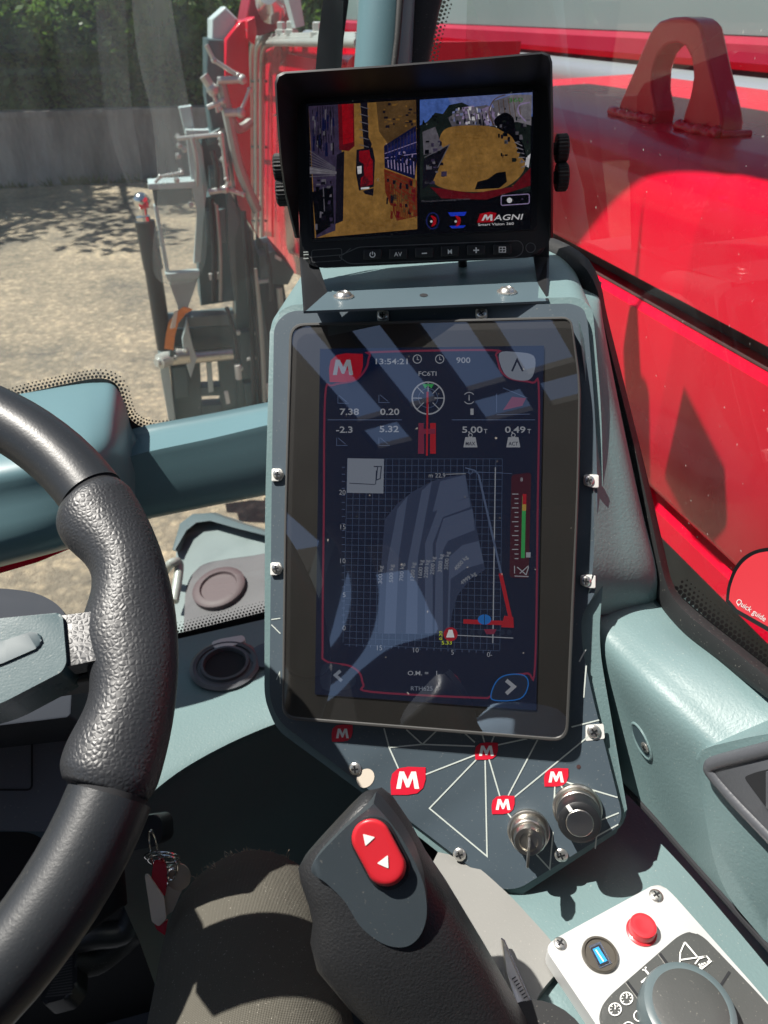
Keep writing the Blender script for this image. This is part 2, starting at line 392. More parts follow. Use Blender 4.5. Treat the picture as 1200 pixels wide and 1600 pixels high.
def wall_mat():
    m = mat('stained concrete', (.27, .255, .25), .85, bump=('noise', 12, .5, .02)); t = m.node_tree; L = t.links.new; b = t.nodes['Principled BSDF']
    tc = t.nodes.new('ShaderNodeTexCoord'); mp = t.nodes.new('ShaderNodeMapping'); mp.inputs['Scale'].default_value = (1.6, 1.6, .35); L(tc.outputs['Object'], mp.inputs[0])
    n = t.nodes.new('ShaderNodeTexNoise'); n.inputs['Scale'].default_value = 1.4; n.inputs['Detail'].default_value = 8; n.inputs['Roughness'].default_value = .7; L(mp.outputs[0], n.inputs['Vector'])
    r = t.nodes.new('ShaderNodeValToRGB'); e = r.color_ramp.elements
    e[0].position = .3; e[0].color = (.11, .10, .095, 1); e[1].position = .72; e[1].color = (.46, .42, .41, 1); k = e.new(.5); k.color = (.26, .225, .22, 1)
    L(n.outputs['Fac'], r.inputs[0]); L(r.outputs[0], b.inputs['Base Color']); return m
WY = 14.2
bm = nb()
box(bm, (-18, WY, -.2), (30, WY + .3, .98)); box(bm, (-18, WY - .03, .98), (30, WY + .33, 1.06))
tag(done(bm, 'concrete_wall', wall_mat(), smooth=False), 'low stained concrete retaining wall across the yard below the hedge', 'wall')

M['leaf'] = mat('hedge leaves', (.085, .155, .035), .45, var=.6, vscale=1.7)
_t = M['leaf'].node_tree; _b = _t.nodes['Principled BSDF']; _tr = _t.nodes.new('ShaderNodeBsdfTranslucent'); _tr.inputs[0].default_value = (.14, .26, .04, 1); _m = _t.nodes.new('ShaderNodeMixShader'); _m.inputs[0].default_value = .4
_t.links.new(_b.outputs[0], _m.inputs[1]); _t.links.new(_tr.outputs[0], _m.inputs[2]); _t.links.new(_m.outputs[0], _t.nodes['Material Output'].inputs[0])
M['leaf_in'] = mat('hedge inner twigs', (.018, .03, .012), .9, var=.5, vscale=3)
M['weed'] = mat('weeds', (.08, .11, .025), .7, var=.4, vscale=9)
M['bark'] = mat('bark', (.10, .075, .05), .9, var=.4, vscale=12)
def leaves(bm, cen, rad, n, s):
    for _ in range(n):
        a = V((rnd.gauss(0, 1), rnd.gauss(0, 1), rnd.gauss(0, 1))).normalized() * (rnd.random() ** .35)
        c = V(cen) + V((a.x * rad[0], a.y * rad[1], a.z * rad[2])); k = s * rnd.uniform(.6, 1.3)
        u = V((rnd.gauss(0, 1), rnd.gauss(0, 1), rnd.gauss(0, .6))).normalized(); v = u.cross(V((rnd.gauss(0, 1), rnd.gauss(0, 1), rnd.gauss(0, 1)))).normalized()
        q = [c - u * k, c + v * k * .5, c + u * k, c - v * k * .5]
        f = bm.faces.new([bm.verts.new(p) for p in q]); f.material_index = 0
ro = thing('hedge', 'tall dense green hedge growing above the concrete wall', 'hedge', (-3, WY + .8, .9))
bm = nb()
for i in range(34):
    for z in (1.15, 1.55, 1.95, 2.35, 2.7):
        x = -7 + i * .42 + rnd.uniform(-.25, .25)
        leaves(bm, (x, WY + .75 + rnd.uniform(-.35, .25) - .35 * math.sin((z - .9) * 1.3) + .3, z + rnd.uniform(-.25, .25)), (.5, .42, .36), 230, .075)
done(bm, 'foliage', M['leaf'], ro, smooth=False)
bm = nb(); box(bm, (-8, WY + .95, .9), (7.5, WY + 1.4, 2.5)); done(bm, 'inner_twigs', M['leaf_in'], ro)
def tree(x, y, h, r, label, nl):
    t = thing('tree', label, 'tree', (x, y, .9), 'trees behind the wall')
    b = nb(); tube(b, crom([(x, y, .9), (x + .1, y - .1, h * .4), (x, y - .4, h * .7), (x + .2, y - .8, h)], 5), [.16 - .1 * i / 15 for i in range(16)], 9)
    for k in range(6):
        a = k * 1.1; tube(b, [(x, y - .3, h * .55 + k * .15), (x + math.cos(a) * r * .4, y - .6 + math.sin(a) * r * .4, h * .75), (x + math.cos(a) * r * .8, y - .9 + math.sin(a) * r * .8, h * .9)], [.07, .045, .02], 6)
    done(b, 'trunk', M['bark'], t)
    b = nb()
    for k in range(22):
        a = rnd.uniform(0, 6.28); q = r * math.sqrt(rnd.random()); leaves(b, (x + math.cos(a) * q, y - 1.9 + math.sin(a) * q, h * .8 + rnd.uniform(-.6, 1.3)), (.8, .8, .55), nl, .12)
    done(b, 'crown', M['leaf'], t, smooth=False)
tree(-6.5, WY + .9, 6.5, 2.6, 'leafy tree behind the wall shading the left end of the yard', 170)
tree(-2.9, WY + .9, 7.0, 2.8, 'leafy tree behind the wall above the pale carriage', 170)
bm = nb()
for i in range(130):
    x = rnd.uniform(-9, 0); h = rnd.uniform(.05, .2)
    for k in range(3):
        a = rnd.uniform(-.1, .1); f = bm.faces.new([bm.verts.new(p) for p in ((x + a, WY - .05, 0), (x + a + .04, WY - .07, 0), (x + a * 2, WY - .1 - rnd.random() * .1, h))])
tag(done(bm, 'weeds', M['weed'], smooth=False), kind='stuff')

# ================================================================ the red machine outside
X6 = PX(.60)
def poly3(pl, pts, h=0): return [pl.at(p[0], p[1], h) for p in pts]
# --- near red body with the lifting eye
def profile_y(bm, prof, y0, y1, mi=0, n=1):
    rings(bm, [[(x, y0 + (y1 - y0) * i / n, CAM.z + z) for x, z in prof] for i in range(n + 1)], mi)
bd = thing('boom_housing', 'glossy red machine housing with welded lifting eye beyond the right window', 'machine housing', (.75, .6, 1.5))
bm = nb(); up = [(.545, -.272), (.548, -.20)] + spl2([(.552, -.165), (.566, -.138), (.60, -.122)], 5) + [(.98, -.108), (.98, -.272)]
profile_y(bm, up, -.9, 1.62); done(bm, 'upper_panel', M['red_paint'], bd)
bm = nb(); lo = [(.58, -.298), (.553, -.300), (.546, -.308), (.545, -.50), (.552, -.512), (.575, -.52), (.98, -.52), (.98, -.298)]
profile_y(bm, lo, -.9, 1.62); done(bm, 'lower_panel', M['red_paint'], bd)
bm = nb(); profile_y(bm, [(.572, -.274), (.572, -.296), (.97, -.296), (.97, -.274)], -.9, 1.61); done(bm, 'panel_gap', M['seam_dirt'], bd)
bm = nb(); tube(bm, [(.551, -.9, CAM.z - .2725), (.551, 1.6, CAM.z - .2725)], .0035, 8); tube(bm, [(.556, -.9, CAM.z - .2985), (.556, 1.6, CAM.z - .2985)], .002, 8); done(bm, 'sealant_bead', M['seam_dirt'], bd)
bm = nb(); profile_y(bm, [(.575, -.523), (.552, -.535), (.55, -.56), (.57, -.575), (.95, -.575), (.95, -.523)], -.9, 1.6); done(bm, 'lower_rail', M['red_paint'], bd)
bm = nb(); profile_y(bm, [(.60, -.578), (.60, -1.2), (.98, -1.2), (.98, -.578)], -.9, 1.6); done(bm, 'chassis_side', M['mast'], bd)
# lifting eye: plate along the boom with a tall arched hole
X62 = PX(.625)
q = [X62.at(962, 170), X62.at(1092, 192)]; yf, yn = q[0].y, q[1].y; z0 = CAM.z - .135
top = X62.at(1060, 30).z; yl, yr = X62.at(1022, 45).y, X62.at(1088, 40).y
def eye_pt(px, py): v = X62.at(px, py); return (v.y, v.z)
out = [(yf, z0)] + [eye_pt(*p) for p in [(968, 162), (1003, 80), (1018, 45), (1030, 33), (1048, 27), (1068, 26), (1085, 30), (1095, 42), (1106, 95), (1128, 186)]] + [(X62.at(1130, 192).y, z0)]
hol = [eye_pt(*p) for p in [(1024, 172), (1017, 140), (1018, 110), (1026, 85), (1040, 70), (1055, 66), (1070, 72), (1080, 92), (1083, 120), (1078, 150), (1068, 180)]]
bm = nb(); th = .030
def eye_face(x):
    # strip between outer arc and hole arc, both resampled to the same count
    def res(pts, n):
        ls = [0]
        for a, b in zip(pts, pts[1:]): ls.append(ls[-1] + math.dist(a, b))
        o = []
        for i in range(n):
            t = ls[-1] * i / (n - 1); k = max(j for j in range(len(ls)) if ls[j] <= t + 1e-9); k = min(k, len(pts) - 2)
            f = (t - ls[k]) / max(1e-9, ls[k + 1] - ls[k]); o.append((pts[k][0] + (pts[k + 1][0] - pts[k][0]) * f, pts[k][1] + (pts[k + 1][1] - pts[k][1]) * f))
        return o
    n = 40; ho = [(hol[0][0], z0)] + hol + [(hol[-1][0], z0)]
    return [bm.verts.new((x, *p)) for p in res(out, n)], [bm.verts.new((x, *p)) for p in res(ho, n)]
a0, b0 = eye_face(.625); a1, b1 = eye_face(.625 + th)
for i in range(39):
    bm.faces.new((a0[i], a0[i + 1], b0[i + 1], b0[i])); bm.faces.new((a1[i], b1[i], b1[i + 1], a1[i + 1]))
    bm.faces.new((a0[i], a1[i], a1[i + 1], a0[i + 1])); bm.faces.new((b0[i], b0[i + 1], b1[i + 1], b1[i]))
bm.normal_update()
ob = done(bm, 'lifting_eye', M['red_paint'], bd, sharp=25)
md = ob.modifiers.new('b', 'BEVEL'); md.width = .003; md.segments = 2; md.limit_method = 'ANGLE'; md.angle_limit = R(50)
for ya, yb in ((yf + .004, hol[0][0]), (hol[-1][0], X62.at(1132, 192).y)):
    ps = [(.622 + rnd.uniform(-.003, .003), ya + (yb - ya) * i / 9, CAM.z - .118 + rnd.uniform(-.003, .002)) for i in range(10)]
    bm = nb(); tube(bm, crom(ps, 3), [.005 + .003 * rnd.random() for _ in range(28)], 8); done(bm, 'weld_bead', M['red_paint'], bd, sharp=80)
bm = nb(); tube(bm, [(.622, X62.at(1132, 192).y, CAM.z - .118), (.66, X62.at(1134, 192).y, CAM.z - .118)], .005, 8); done(bm, 'weld_bead', M['red_paint'], bd, sharp=80)
# --- lift cylinder and the boom above, running forward
cy = thing('lift_cylinder', 'bright chrome lift cylinder lying along the top of the red machine', 'hydraulic cylinder', (1.3, 1.5, 2.1))
bm = nb(); lathe(bm, [(.0, 0), (.052, 0), (.052, 8), (0, 8)], (1.28, -1.0, CAM.z - .172), (0, 1, 0), 32); done(bm, 'chrome_rod', M['rod'], cy)
bm = nb(); lathe(bm, [(.0, 0), (.040, 0), (.046, .03), (.046, 2.55), (.042, 2.58), (0, 2.58)], (1.23, -1.05, CAM.z - .225), (0, 1, 0), 32); done(bm, 'cylinder_barrel', mat('blue grey barrel', (.09, .13, .18), .3, .4), cy)
ub = thing('telescopic_boom', 'red telescopic boom with grey pipes running forward past the cab', 'boom', (1.6, 2, 2.0))
bm = nb(); profile_y(bm, [(1.06, -.27), (1.06, -.25), (1.9, -.22), (1.9, -.37), (1.06, -.37)], -1, 7); done(bm, 'boom_deck', M['red_paint'], ub)
bm = nb(); profile_y(bm, [(1.5, -.128), (1.48, -.11), (1.48, -.07), (1.5, -.055), (1.95, -.055), (1.95, -.128)], -1, 7); done(bm, 'boom_section', M['red_dark'], ub)  # darker red puts the shade on this section into its colour
bm = nb(); profile_y(bm, [(1.53, -.052), (1.53, .42), (1.95, .42), (1.95, -.052)], -1, 7); done(bm, 'upper_boom_section', mat('boom side sky reflection', (.16, .22, .22), .35, var=.1, vscale=2), ub)  # grey green colour stands in for sky reflected on the boom side
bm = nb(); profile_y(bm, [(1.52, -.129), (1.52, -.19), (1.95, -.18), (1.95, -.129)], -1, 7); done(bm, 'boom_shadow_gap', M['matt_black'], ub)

# --- boom head further forward
hd = thing('boom_nose', 'red boom head with bundled grey hydraulic pipes beyond the windscreen', 'boom head', (.8, 3.2, 1.2))
def slab(name, pl, pts, dx, m, par, bev=0, h=0):
    bm = nb(); prism(bm, poly3(pl, pts, h), dx, 0, bev); return done(bm, name, m, par)
slab('head_plate', X6, [(414, 76), (440, 66), (630, 66), (630, 540), (500, 445), (455, 425), (412, 385)], (.3, 0, 0), M['red_paint'], hd, .02)
slab('raised_panel', X6, [(434, 95), (450, 84), (545, 84), (545, 430), (450, 400), (432, 350)], (.05, 0, 0), M['red_paint'], hd, .03, .035)
Y4 = PY(3.75)
slab('side_cheek', Y4, [(353, 62), (375, 34), (385, 31), (388, 62), (391, 150), (391, 345), (404, 372), (372, 322), (360, 220), (352, 130)], (.0, .25, 0), M['red_paint'], hd, .01)
slab('upper_cheek', PY(3.9), [(383, 30), (395, -30), (470, -40), (462, 40), (405, 52), (388, 62)], (0, .3, 0), M['red_dark'], hd, .01)
slab('gusset', PY(3.7), [(385, 32), (398, 26), (402, 50), (398, 70), (386, 60)], (0, .2, 0), M['red_paint'], hd, .008)
bm = nb(); c = PY(3.8).at(422, 3); lathe(bm, [(.0, .05), (.04, .045), (.058, .02), (.062, 0), (.06, -.05), (0, -.05)], c, -FW, 24); done(bm, 'work_lamp', mat('lamp lens', (.5, .5, .48), .12, .6), hd)
slab('grey_bracket', PY(3.3), [(448, -10), (468, -10), (476, 40), (462, 44)], (0, .1, 0), M['carriage'], hd)
XP = PX(.56)
for k, off in enumerate((0, 8, 16)):
    pts = [(396 + off, 470 - 3 * off), (394 + off, 380), (393 + off, 250), (393 + off, 120), (394 + off, 74 + off * .7), (400 + off * .8, 62 + off * .7), (414 + off * .4, 58 + off * .6), (480, 57 + off * .6), (560, 58 + off * .55)]
    bm = nb(); tube(bm, crom([XP.at(x, y, .0 + k * .012) for x, y in pts], 6), .0125, 10); done(bm, 'hydraulic_pipe', M['grey_pipe'], hd)
for x, y in ((408, 45), (440, 43), (455, 43), (497, 47)):
    bm = nb(); lathe(bm, [(.001, -.01), (.028, -.01), (.028, .005), (.018, .008), (.018, .03), (.012, .034), (.001, .034)], XP.at(x, y + 6), ZU, 6); done(bm, 'pipe_bolt', M['fit'], hd)
for y in (127, 230, 345): bm = nb(); tube(bm, [XP.at(386, y), XP.at(416, y)], .007, 6); done(bm, 'pipe_clamp', M['black'], hd)
for x0, y0, x1, y1 in ((424, 120, 426, 370), (440, 250, 500, 268), (428, 180, 450, 176), (428, 300, 452, 310)):
    bm = nb(); tube(bm, [X6.at(x0, y0, .04), X6.at(x1, y1, .04)], .006, 6); done(bm, 'raised_seam', M['red_paint'], hd)
slab('chain_box', PY(3.7), [(405, 400), (430, 392), (460, 425), (450, 445), (408, 442)], (0, .3, 0), M['mast'], hd)

# --- pale fork carriage hanging from the boom head
fk = thing('fork_carriage', 'pale grey green fork carriage hanging at the front of the boom', 'fork carriage', (-.2, 3.9, .3))
def fp(name, pts, m, h=0, dep=.05, bev=.004): return slab(name, Y4, pts, (0, dep, 0), M[m], fk, bev, h)
fp('side_plate', [(279, 168), (299, 165), (303, 205), (316, 230), (324, 292), (318, 345), (314, 410), (303, 412), (309, 330), (300, 292), (292, 220)], 'carriage')
fp('top_bar', [(290, 203), (326, 203), (326, 213), (290, 214)], 'carriage', .06)
fp('shelf', [(231, 287), (304, 283), (304, 294), (232, 297)], 'carriage', .05, .12)
fp('shelf_skirt', [(238, 298), (300, 295), (300, 318), (242, 322)], 'knob_ring', 0, .05)
fp('guide_strip', [(240, 322), (246, 322), (266, 430), (260, 432)], 'carriage')
fp('cross_tie', [(258, 428), (312, 424), (311, 434), (262, 438)], 'carriage', .02)
fp('funnel_plate', [(262, 434), (312, 428), (303, 455), (294, 476), (292, 500), (280, 500), (279, 478), (270, 458)], 'carriage')
fp('motor_block', [(312, 216), (344, 200), (353, 250), (353, 296), (324, 300), (316, 250)], 'mast', -.05, .2, .01)
fp('motor_housing', [(322, 60), (352, 62), (354, 200), (330, 205), (322, 150)], 'mast', -.08, .2, .01)
fp('bearing_block', [(330, 30), (352, 10), (372, 30), (360, 60), (350, 108), (330, 90)], 'carriage', -.1, .2, .01)
fp('mast_column', [(318, 308), (362, 302), (366, 400), (368, 470), (314, 478), (310, 420)], 'mast', -.1, .2)
fp('mast_channel', [(356, 300), (372, 322), (396, 365), (404, 440), (424, 560), (427, 655), (372, 655), (368, 470), (362, 400)], 'mast', 0, .15)
fp('mast_edge', [(354, 302), (361, 300), (376, 350), (366, 372), (372, 470), (366, 470), (356, 372)], 'knob_ring', .05, .05)
fp('mast_lip', [(390, 440), (426, 436), (426, 441), (392, 446)], 'carriage', .06, .05)
fp('mast_web', [(404, 372), (440, 420), (452, 500), (456, 655), (425, 655), (414, 520), (403, 440)], 'matt_black', -.05, .1)
fp('lower_crossbar', [(250, 500), (366, 490), (366, 508), (252, 514)], 'knob_ring', .05, .1)
fp('lower_web', [(252, 516), (368, 508), (370, 545), (300, 548), (262, 548)], 'mast', -.03, .1)
fp('lower_panel', [(264, 560), (312, 556), (316, 640), (322, 690), (278, 700)], 'mast', -.03, .1)
fp('lower_panel', [(340, 556), (380, 550), (386, 690), (346, 695), (344, 600)], 'mast', -.03, .1)
fp('lower_tie', [(312, 606), (344, 604), (345, 618), (314, 620)], 'mast', -.02, .08)
fp('lower_tie', [(314, 634), (346, 632), (346, 690), (318, 692)], 'mast', -.02, .08)
fp('lower_bar', [(322, 560), (330, 560), (334, 612), (326, 614)], 'carriage', .0, .04)
fp('fork_leg', [(226, 402), (233, 402), (250, 500), (266, 590), (276, 668), (266, 672), (252, 590), (240, 500)], 'carriage', .05, .1)
bm = nb(); tube(bm, [Y4.at(262, 562, .06), Y4.at(364, 552, .06)], .032, 14); tube(bm, [Y4.at(276, 556, .07), Y4.at(296, 554, .07)], .045, 16); done(bm, 'roller_shaft', M['steel'], fk)
bm = nb(); prism(bm, poly3(Y4, [(292, 498), (302, 545), (308, 560), (298, 592), (288, 560), (284, 530)], .1), (0, .03, 0), 0, .006); done(bm, 'latch_hook', M['carriage'], fk)
for a, b, r_ in (((242, 285), (250, 276), .01), ((250, 276), (284, 270), .01), ((276, 217), (345, 210), .012), ((322, 70), (334, 94), .012), ((334, 94), (372, 118), .012), ((372, 118), (382, 126), .012), ((320, 122), (344, 170), .011), ((350, 176), (376, 176), .022), ((376, 176), (390, 140), .011), ((318, 118), (332, 140), .026), ((340, 126), (378, 124), .02), ((346, 210), (354, 280), .012), ((326, 300), (352, 296), .018), ((352, 296), (380, 304), .012), ((340, 176), (330, 130), .01), ((324, 168), (348, 158), .014)):
    bm = nb(); r_ *= .72; tube(bm, [Y4.at(*a, .12), Y4.at(*b, .12)], r_, 8); ball(bm, Y4.at(*b, .12), r_ * 1.4); done(bm, 'hose_fitting', M['fit'], fk)
for x, y in ((278, 214), (280, 228), (288, 234), (278, 244), (282, 268), (276, 282), (298, 320), (345, 218), (346, 226), (348, 250), (352, 258), (356, 288), (364, 298), (334, 322), (290, 548), (372, 520), (376, 576)): bm = nb(); lathe(bm, [(.001, -.012), (.013, -.012), (.013, .004), (.007, .006), (.007, .016), (.001, .017)], Y4.at(x, y, .1), Y4.n, 6); done(bm, 'bolt', M['fit'], fk)
bm = nb(); tube(bm, [Y4.at(371, 570, .1), Y4.at(373, 592, .1)], .016, 8); done(bm, 'latch_pin', M['tab'], fk)
bm = nb(); lathe(bm, [(.001, -.03), (.036, -.03), (.036, .03), (.02, .034), (.02, .05), (.001, .05)], Y4.at(257, 562, .08), V((-.8, -.6, 0)), 16); done(bm, 'shaft_end', M['fit'], fk)
for x0, y0, x1, y1, r_, m_ in ((380, 330, 398, 650, .012, 'rubber'), (388, 360, 408, 650, .010, 'rubber'), (398, 420, 414, 650, .012, 'grey_pipe'), (330, 310, 334, 470, .012, 'rubber'), (338, 320, 344, 470, .008, 'grey_pipe'), (354, 480, 372, 560, .010, 'rubber'), (262, 516, 268, 556, .012, 'mast'), (436, 450, 448, 650, .014, 'grey_pipe'), (414, 380, 424, 470, .010, 'rubber'), (300, 215, 308, 290, .008, 'grey_pipe'), (332, 236, 340, 292, .012, 'black')):
    bm = nb(); tube(bm, crom([Y4.at(x0, y0, .13), Y4.at((x0 + x1) / 2 + 3, (y0 + y1) / 2, .14), Y4.at(x1, y1, .13)], 5), r_, 8); done(bm, 'mast_hose', M[m_], fk)
for pts in ([(326, 428), (344, 426), (346, 436), (328, 438)], [(430, 398), (440, 404), (440, 409), (430, 404)], [(398, 520), (406, 519), (406, 523), (398, 524)], [(386, 560), (400, 558), (400, 562), (386, 564)], [(350, 612), (356, 611), (360, 630), (354, 632)], [(416, 600), (422, 599), (424, 622), (418, 624)]): fp('sign_plate', pts, 'tab', .13, .01, .001)
for pts in ([(322, 216), (338, 210), (340, 222), (324, 228)], [(326, 262), (346, 258), (348, 290), (328, 294)], [(322, 330), (352, 326), (354, 380), (324, 384)], [(372, 520), (392, 517), (398, 590), (378, 594)], [(380, 600), (404, 598), (408, 640), (386, 644)], [(268, 575), (292, 572), (296, 620), (274, 624)]): fp('cover_panel', pts, 'mast', .06, .06, .008)
bm = nb(); tube(bm, crom([Y4.at(392, 190, .02), Y4.at(370, 200, .05), Y4.at(352, 160, .08), Y4.at(346, 128, .1)], 6), .02, 8); tube(bm, crom([Y4.at(346, 132, .1), Y4.at(360, 200, .1), Y4.at(374, 262, .1), Y4.at(402, 330, .08)], 6), .022, 8)
done(bm, 'hose', M['grey_pipe'], fk)
sr = thing('hydraulic_strut', 'black hydraulic strut with red and chrome tip left of the fork carriage', 'hydraulic strut', Y4.at(255, 520, .15))
bm = nb(); tube(bm, [Y4.at(226, 345, .2), Y4.at(240, 420, .2)], .042, 16); tube(bm, [Y4.at(238, 415, .2), Y4.at(258, 545, .2)], .036, 16); done(bm, 'strut_body', M['black'], sr)
bm = nb(); tube(bm, [Y4.at(223, 338, .2), Y4.at(226, 350, .2)], .03, 12); ball(bm, Y4.at(221, 314, .2), .035); tube(bm, [Y4.at(222, 318, .2), Y4.at(224, 336, .2)], .018, 10); done(bm, 'strut_rod', M['chrome'], sr)
bm = nb(); tube(bm, [Y4.at(218, 322, .22), Y4.at(232, 319, .22)], .015, 8); done(bm, 'red_cap', M['red_paint'], sr)
st = nb(); c1 = [(294, 482), (282, 490), (271, 505), (266, 525), (264, 546)]
for i in range(len(c1) - 1):
    a, b = c1[i], c1[i + 1]; wv = 7
    prism(st, [Y4.at(a[0] - wv, a[1] - 2, .24), Y4.at(a[0] + wv, a[1] + 2, .24), Y4.at(b[0] + wv, b[1] + 1, .24), Y4.at(b[0] - wv, b[1] - 1, .24)], (0, .012, 0))
prism(st, poly3(Y4, [(272, 488), (278, 486), (274, 512), (266, 514)], .26), (0, .01, 0), 1)
tag(done(st, 'lashing_strap', [M['strap'], M['paper']]), 'orange webbing strap tied round the lower bar of the fork carriage', 'strap')

# --- stabiliser arm seen through the low pane
sa = thing('stabiliser_arm', 'grey green stabiliser arm with red pivot seen through the low front pane', 'stabiliser', P(350, 960, 1.9))
SP = Plane.of((300, 850, 1.95), (420, 850, 1.9), (350, 960, 1.75))
M['arm'] = mat('dusty grey green steel', (.15, .185, .19), .5, var=.2, vscale=8)
def sp(name, pts, m, h=0, dep=.06, bev=.006): bm = nb(); prism(bm, poly3(SP, pts, h), FW * dep, 0, bev); return done(bm, name, m if not isinstance(m, str) else M[m], sa)
sp('arm_plate', spl2([(274, 900), (276, 856), (286, 826), (306, 810), (332, 808), (370, 822), (420, 838), (475, 852)], 5) + [(470, 1010), (268, 1010)], 'arm', 0, .2)
sp('arm_rib', [(276, 862), (288, 828), (306, 814), (330, 811), (372, 826), (470, 853), (470, 846), (370, 816), (330, 801), (300, 803), (280, 818), (268, 860)], 'knob_ring', .03)
sp('arm_web', spl2([(288, 960), (292, 915), (312, 885), (345, 876), (400, 868), (475, 852)], 5) + [(470, 1010), (284, 1010)], mat('dusky red steel', (.085, .08, .088), .5, var=.3, vscale=8), .03)
bm = nb(); lathe(bm, [(.062, 0), (.062, .012), (.056, .016), (.044, .016), (.041, .010), (.001, .010)], SP.at(344, 922, .03), SP.n, 28); done(bm, 'pivot_pin', mat('worn red pin', (.085, .058, .064), .6), sa)
bm = nb(); tube(bm, crom([SP.at(258, 892, .05), SP.at(268, 880, .08), SP.at(280, 884, .06), SP.at(272, 940, .04)], 6), .011, 10); done(bm, 'arm_hose', M['grey_pipe'], sa)

# ================================================================ the cab
def ring_solid(bm, outer, inner, vec, mi=0, back=True):
    n = len(outer); vec = V(vec)
    a = [bm.verts.new(p) for p in outer]; b = [bm.verts.new(p) for p in inner]
    c = [bm.verts.new(V(p) + vec) for p in outer]; d = [bm.verts.new(V(p) + vec) for p in inner]
    for i in range(n):
        j = (i + 1) % n
        q = [(a[i], a[j], b[j], b[i]), (a[i], c[i], c[j], a[j]), (b[i], b[j], d[j], d[i])]
        if back: q.append((c[i], d[i], d[j], c[j]))
        for f in q: bm.faces.new(f).material_index = mi
def prism_px(name, pl, pts, h, dep, m, par, bev=.0, r=0, seg=3, vec=None, sharp=38):
    if r: pts = rnd_poly(pts, r)
    bm = nb(); prism(bm, poly3(pl, pts, h), (-pl.n * dep) if vec is None else vec, 0, bev, seg)
    return done(bm, name, M[m] if isinstance(m, str) else m, par, sharp)
def frit(bm, pl, path, side, solid, rows, sp, rad, h=0, mi=0):
    """printed band along a pixel path; dots fade out on the given side"""
    ps = [V(p) for p in path]; acc = [0]
    for a, b in zip(ps, ps[1:]): acc.append(acc[-1] + (b - a).length)
    def at(t):
        k = max(j for j in range(len(acc)) if acc[j] <= t + 1e-9); k = min(k, len(ps) - 2)
        f = (t - acc[k]) / (acc[k + 1] - acc[k]); d = (ps[k + 1] - ps[k]).normalized(); return ps[k].lerp(ps[k + 1], f), V((-d.y, d.x)) * side
    N = int(acc[-1] / 8); pts = [at(acc[-1] * i / N) for i in range(N + 1)]
    A = [bm.verts.new(pl.at(*p, h)) for p, n in pts]; B = [bm.verts.new(pl.at(*(p - n * solid), h)) for p, n in pts]
    for i in range(N): bm.faces.new((A[i], A[i + 1], B[i + 1], B[i])).material_index = mi
    for r in range(rows):
        t = sp * .5 * (r % 2)
        while t < acc[-1]:
            p, n = at(t); q = p + n * (sp * .42 + r * sp * .82); k = rad * (1 - .22 * r)
            bm.faces.new([bm.verts.new(pl.at(q.x + k * math.cos(a), q.y + k * math.sin(a), h)) for a in [math.pi * j / 4 for j in range(8)]]).material_index = mi
            t += sp

cab = thing('cab_frame', 'teal operator cab frame with pillar, cross rail and roof around the driver', 'cab', (0, 0, CAM.z - 1.2))
pa, pb = P(590, 0, .73), P(425, 640, .82)
WS = Plane(pa, V((1, 0, 0)).cross(V((0, pb.y - pa.y, pb.z - pa.z))))
XW = PX(.30)
# front pillar and its seals
bm = nb()
band(bm, [(P(572, -260, .70), P(664, -260, .70), .03, .03), (P(563, -40, .715), P(650, -40, .715), .03, .03), (P(553, 110, .74), P(643, 110, .74), .03, .03), (P(546, 300, .77), P(628, 300, .77), .03, .03), (P(536, 520, .80), P(612, 520, .80), .03, .03)], e=2.2)
done(bm, 'a_pillar', M['teal_paint'], cab)
for nm, sec in (('pillar_seal', [((646, -260), (708, -260)), ((640, -40), (698, -40)), ((634, 60), (678, 60)), ((628, 110), (668, 110)), ((618, 300), (650, 300)), ((600, 500), (632, 500))]),
                ('pillar_seal', [((612, -260), (634, -260)), ((622, -40), (634, -40)), ((616, 60), (626, 60)), ((610, 110), (620, 110)), ((600, 300), (608, 300)), ((590, 500), (598, 500))])):
    bm = nb(); dd = .73 if sec[0][0][0] == 646 else .685
    band(bm, [(P(*a, dd + .03 * i / 5), P(*b, dd + .03 * i / 5), .012 if dd > .7 else .006, .01) for i, (a, b) in enumerate(sec)], e=4, n=20); done(bm, nm, M['rubber'], cab)
# front cross rail with the deeper block on its left
def rp(x, y, h): return WS.at(x, y, h)
bm = nb()
xs = [(620, 602, 626, 634, 730), (470, 632, 655, 664, 756), (425, 641, 662, 672, 764), (330, 660, 684, 694, 783), (232, 678, 704, 715, 803), (190, 690, 716, 726, 810)]
patch(bm, [[rp(x, a - 14, .004), rp(x, a, .012), rp(x, b, .045), rp(x, c, .05), rp(x, d, .05), rp(x, d + 5, .02)] for x, a, b, c, d in xs], 4, 4)
done(bm, 'cross_rail', M['teal_paint'], cab, sharp=50)
bm = nb()
g = []
for x, a, dd, ex in ((-520, 730, 985, .15), (-160, 655, 905, .15), (-60, 632, 890, .15), (40, 618, 866, .15), (110, 606, 847, .145), (150, 602, 836, .135), (178, 606, 828, .115), (196, 636, 820, .085), (205, 672, 812, .06), (218, 690, 806, .045), (236, 706, 803, .03)):
    hh = dd - a
    g.append([rp(x, a - 4, .004), rp(x, a + 4, .02), rp(x, a + hh * .2, .6 * ex), rp(x, a + hh * .42, .95 * ex), rp(x, a + hh * .62, ex), rp(x, dd, ex), rp(x, dd + 8, ex * .4)])
patch(bm, g, 5, 5)
done(bm, 'front_block', M['teal_paint'], cab, sharp=60)
prism_px('lower_lip', WS, [(-60, 892), (60, 862), (118, 846), (118, 854), (60, 878), (-60, 914)], .05, .01, 'red_paint', cab)
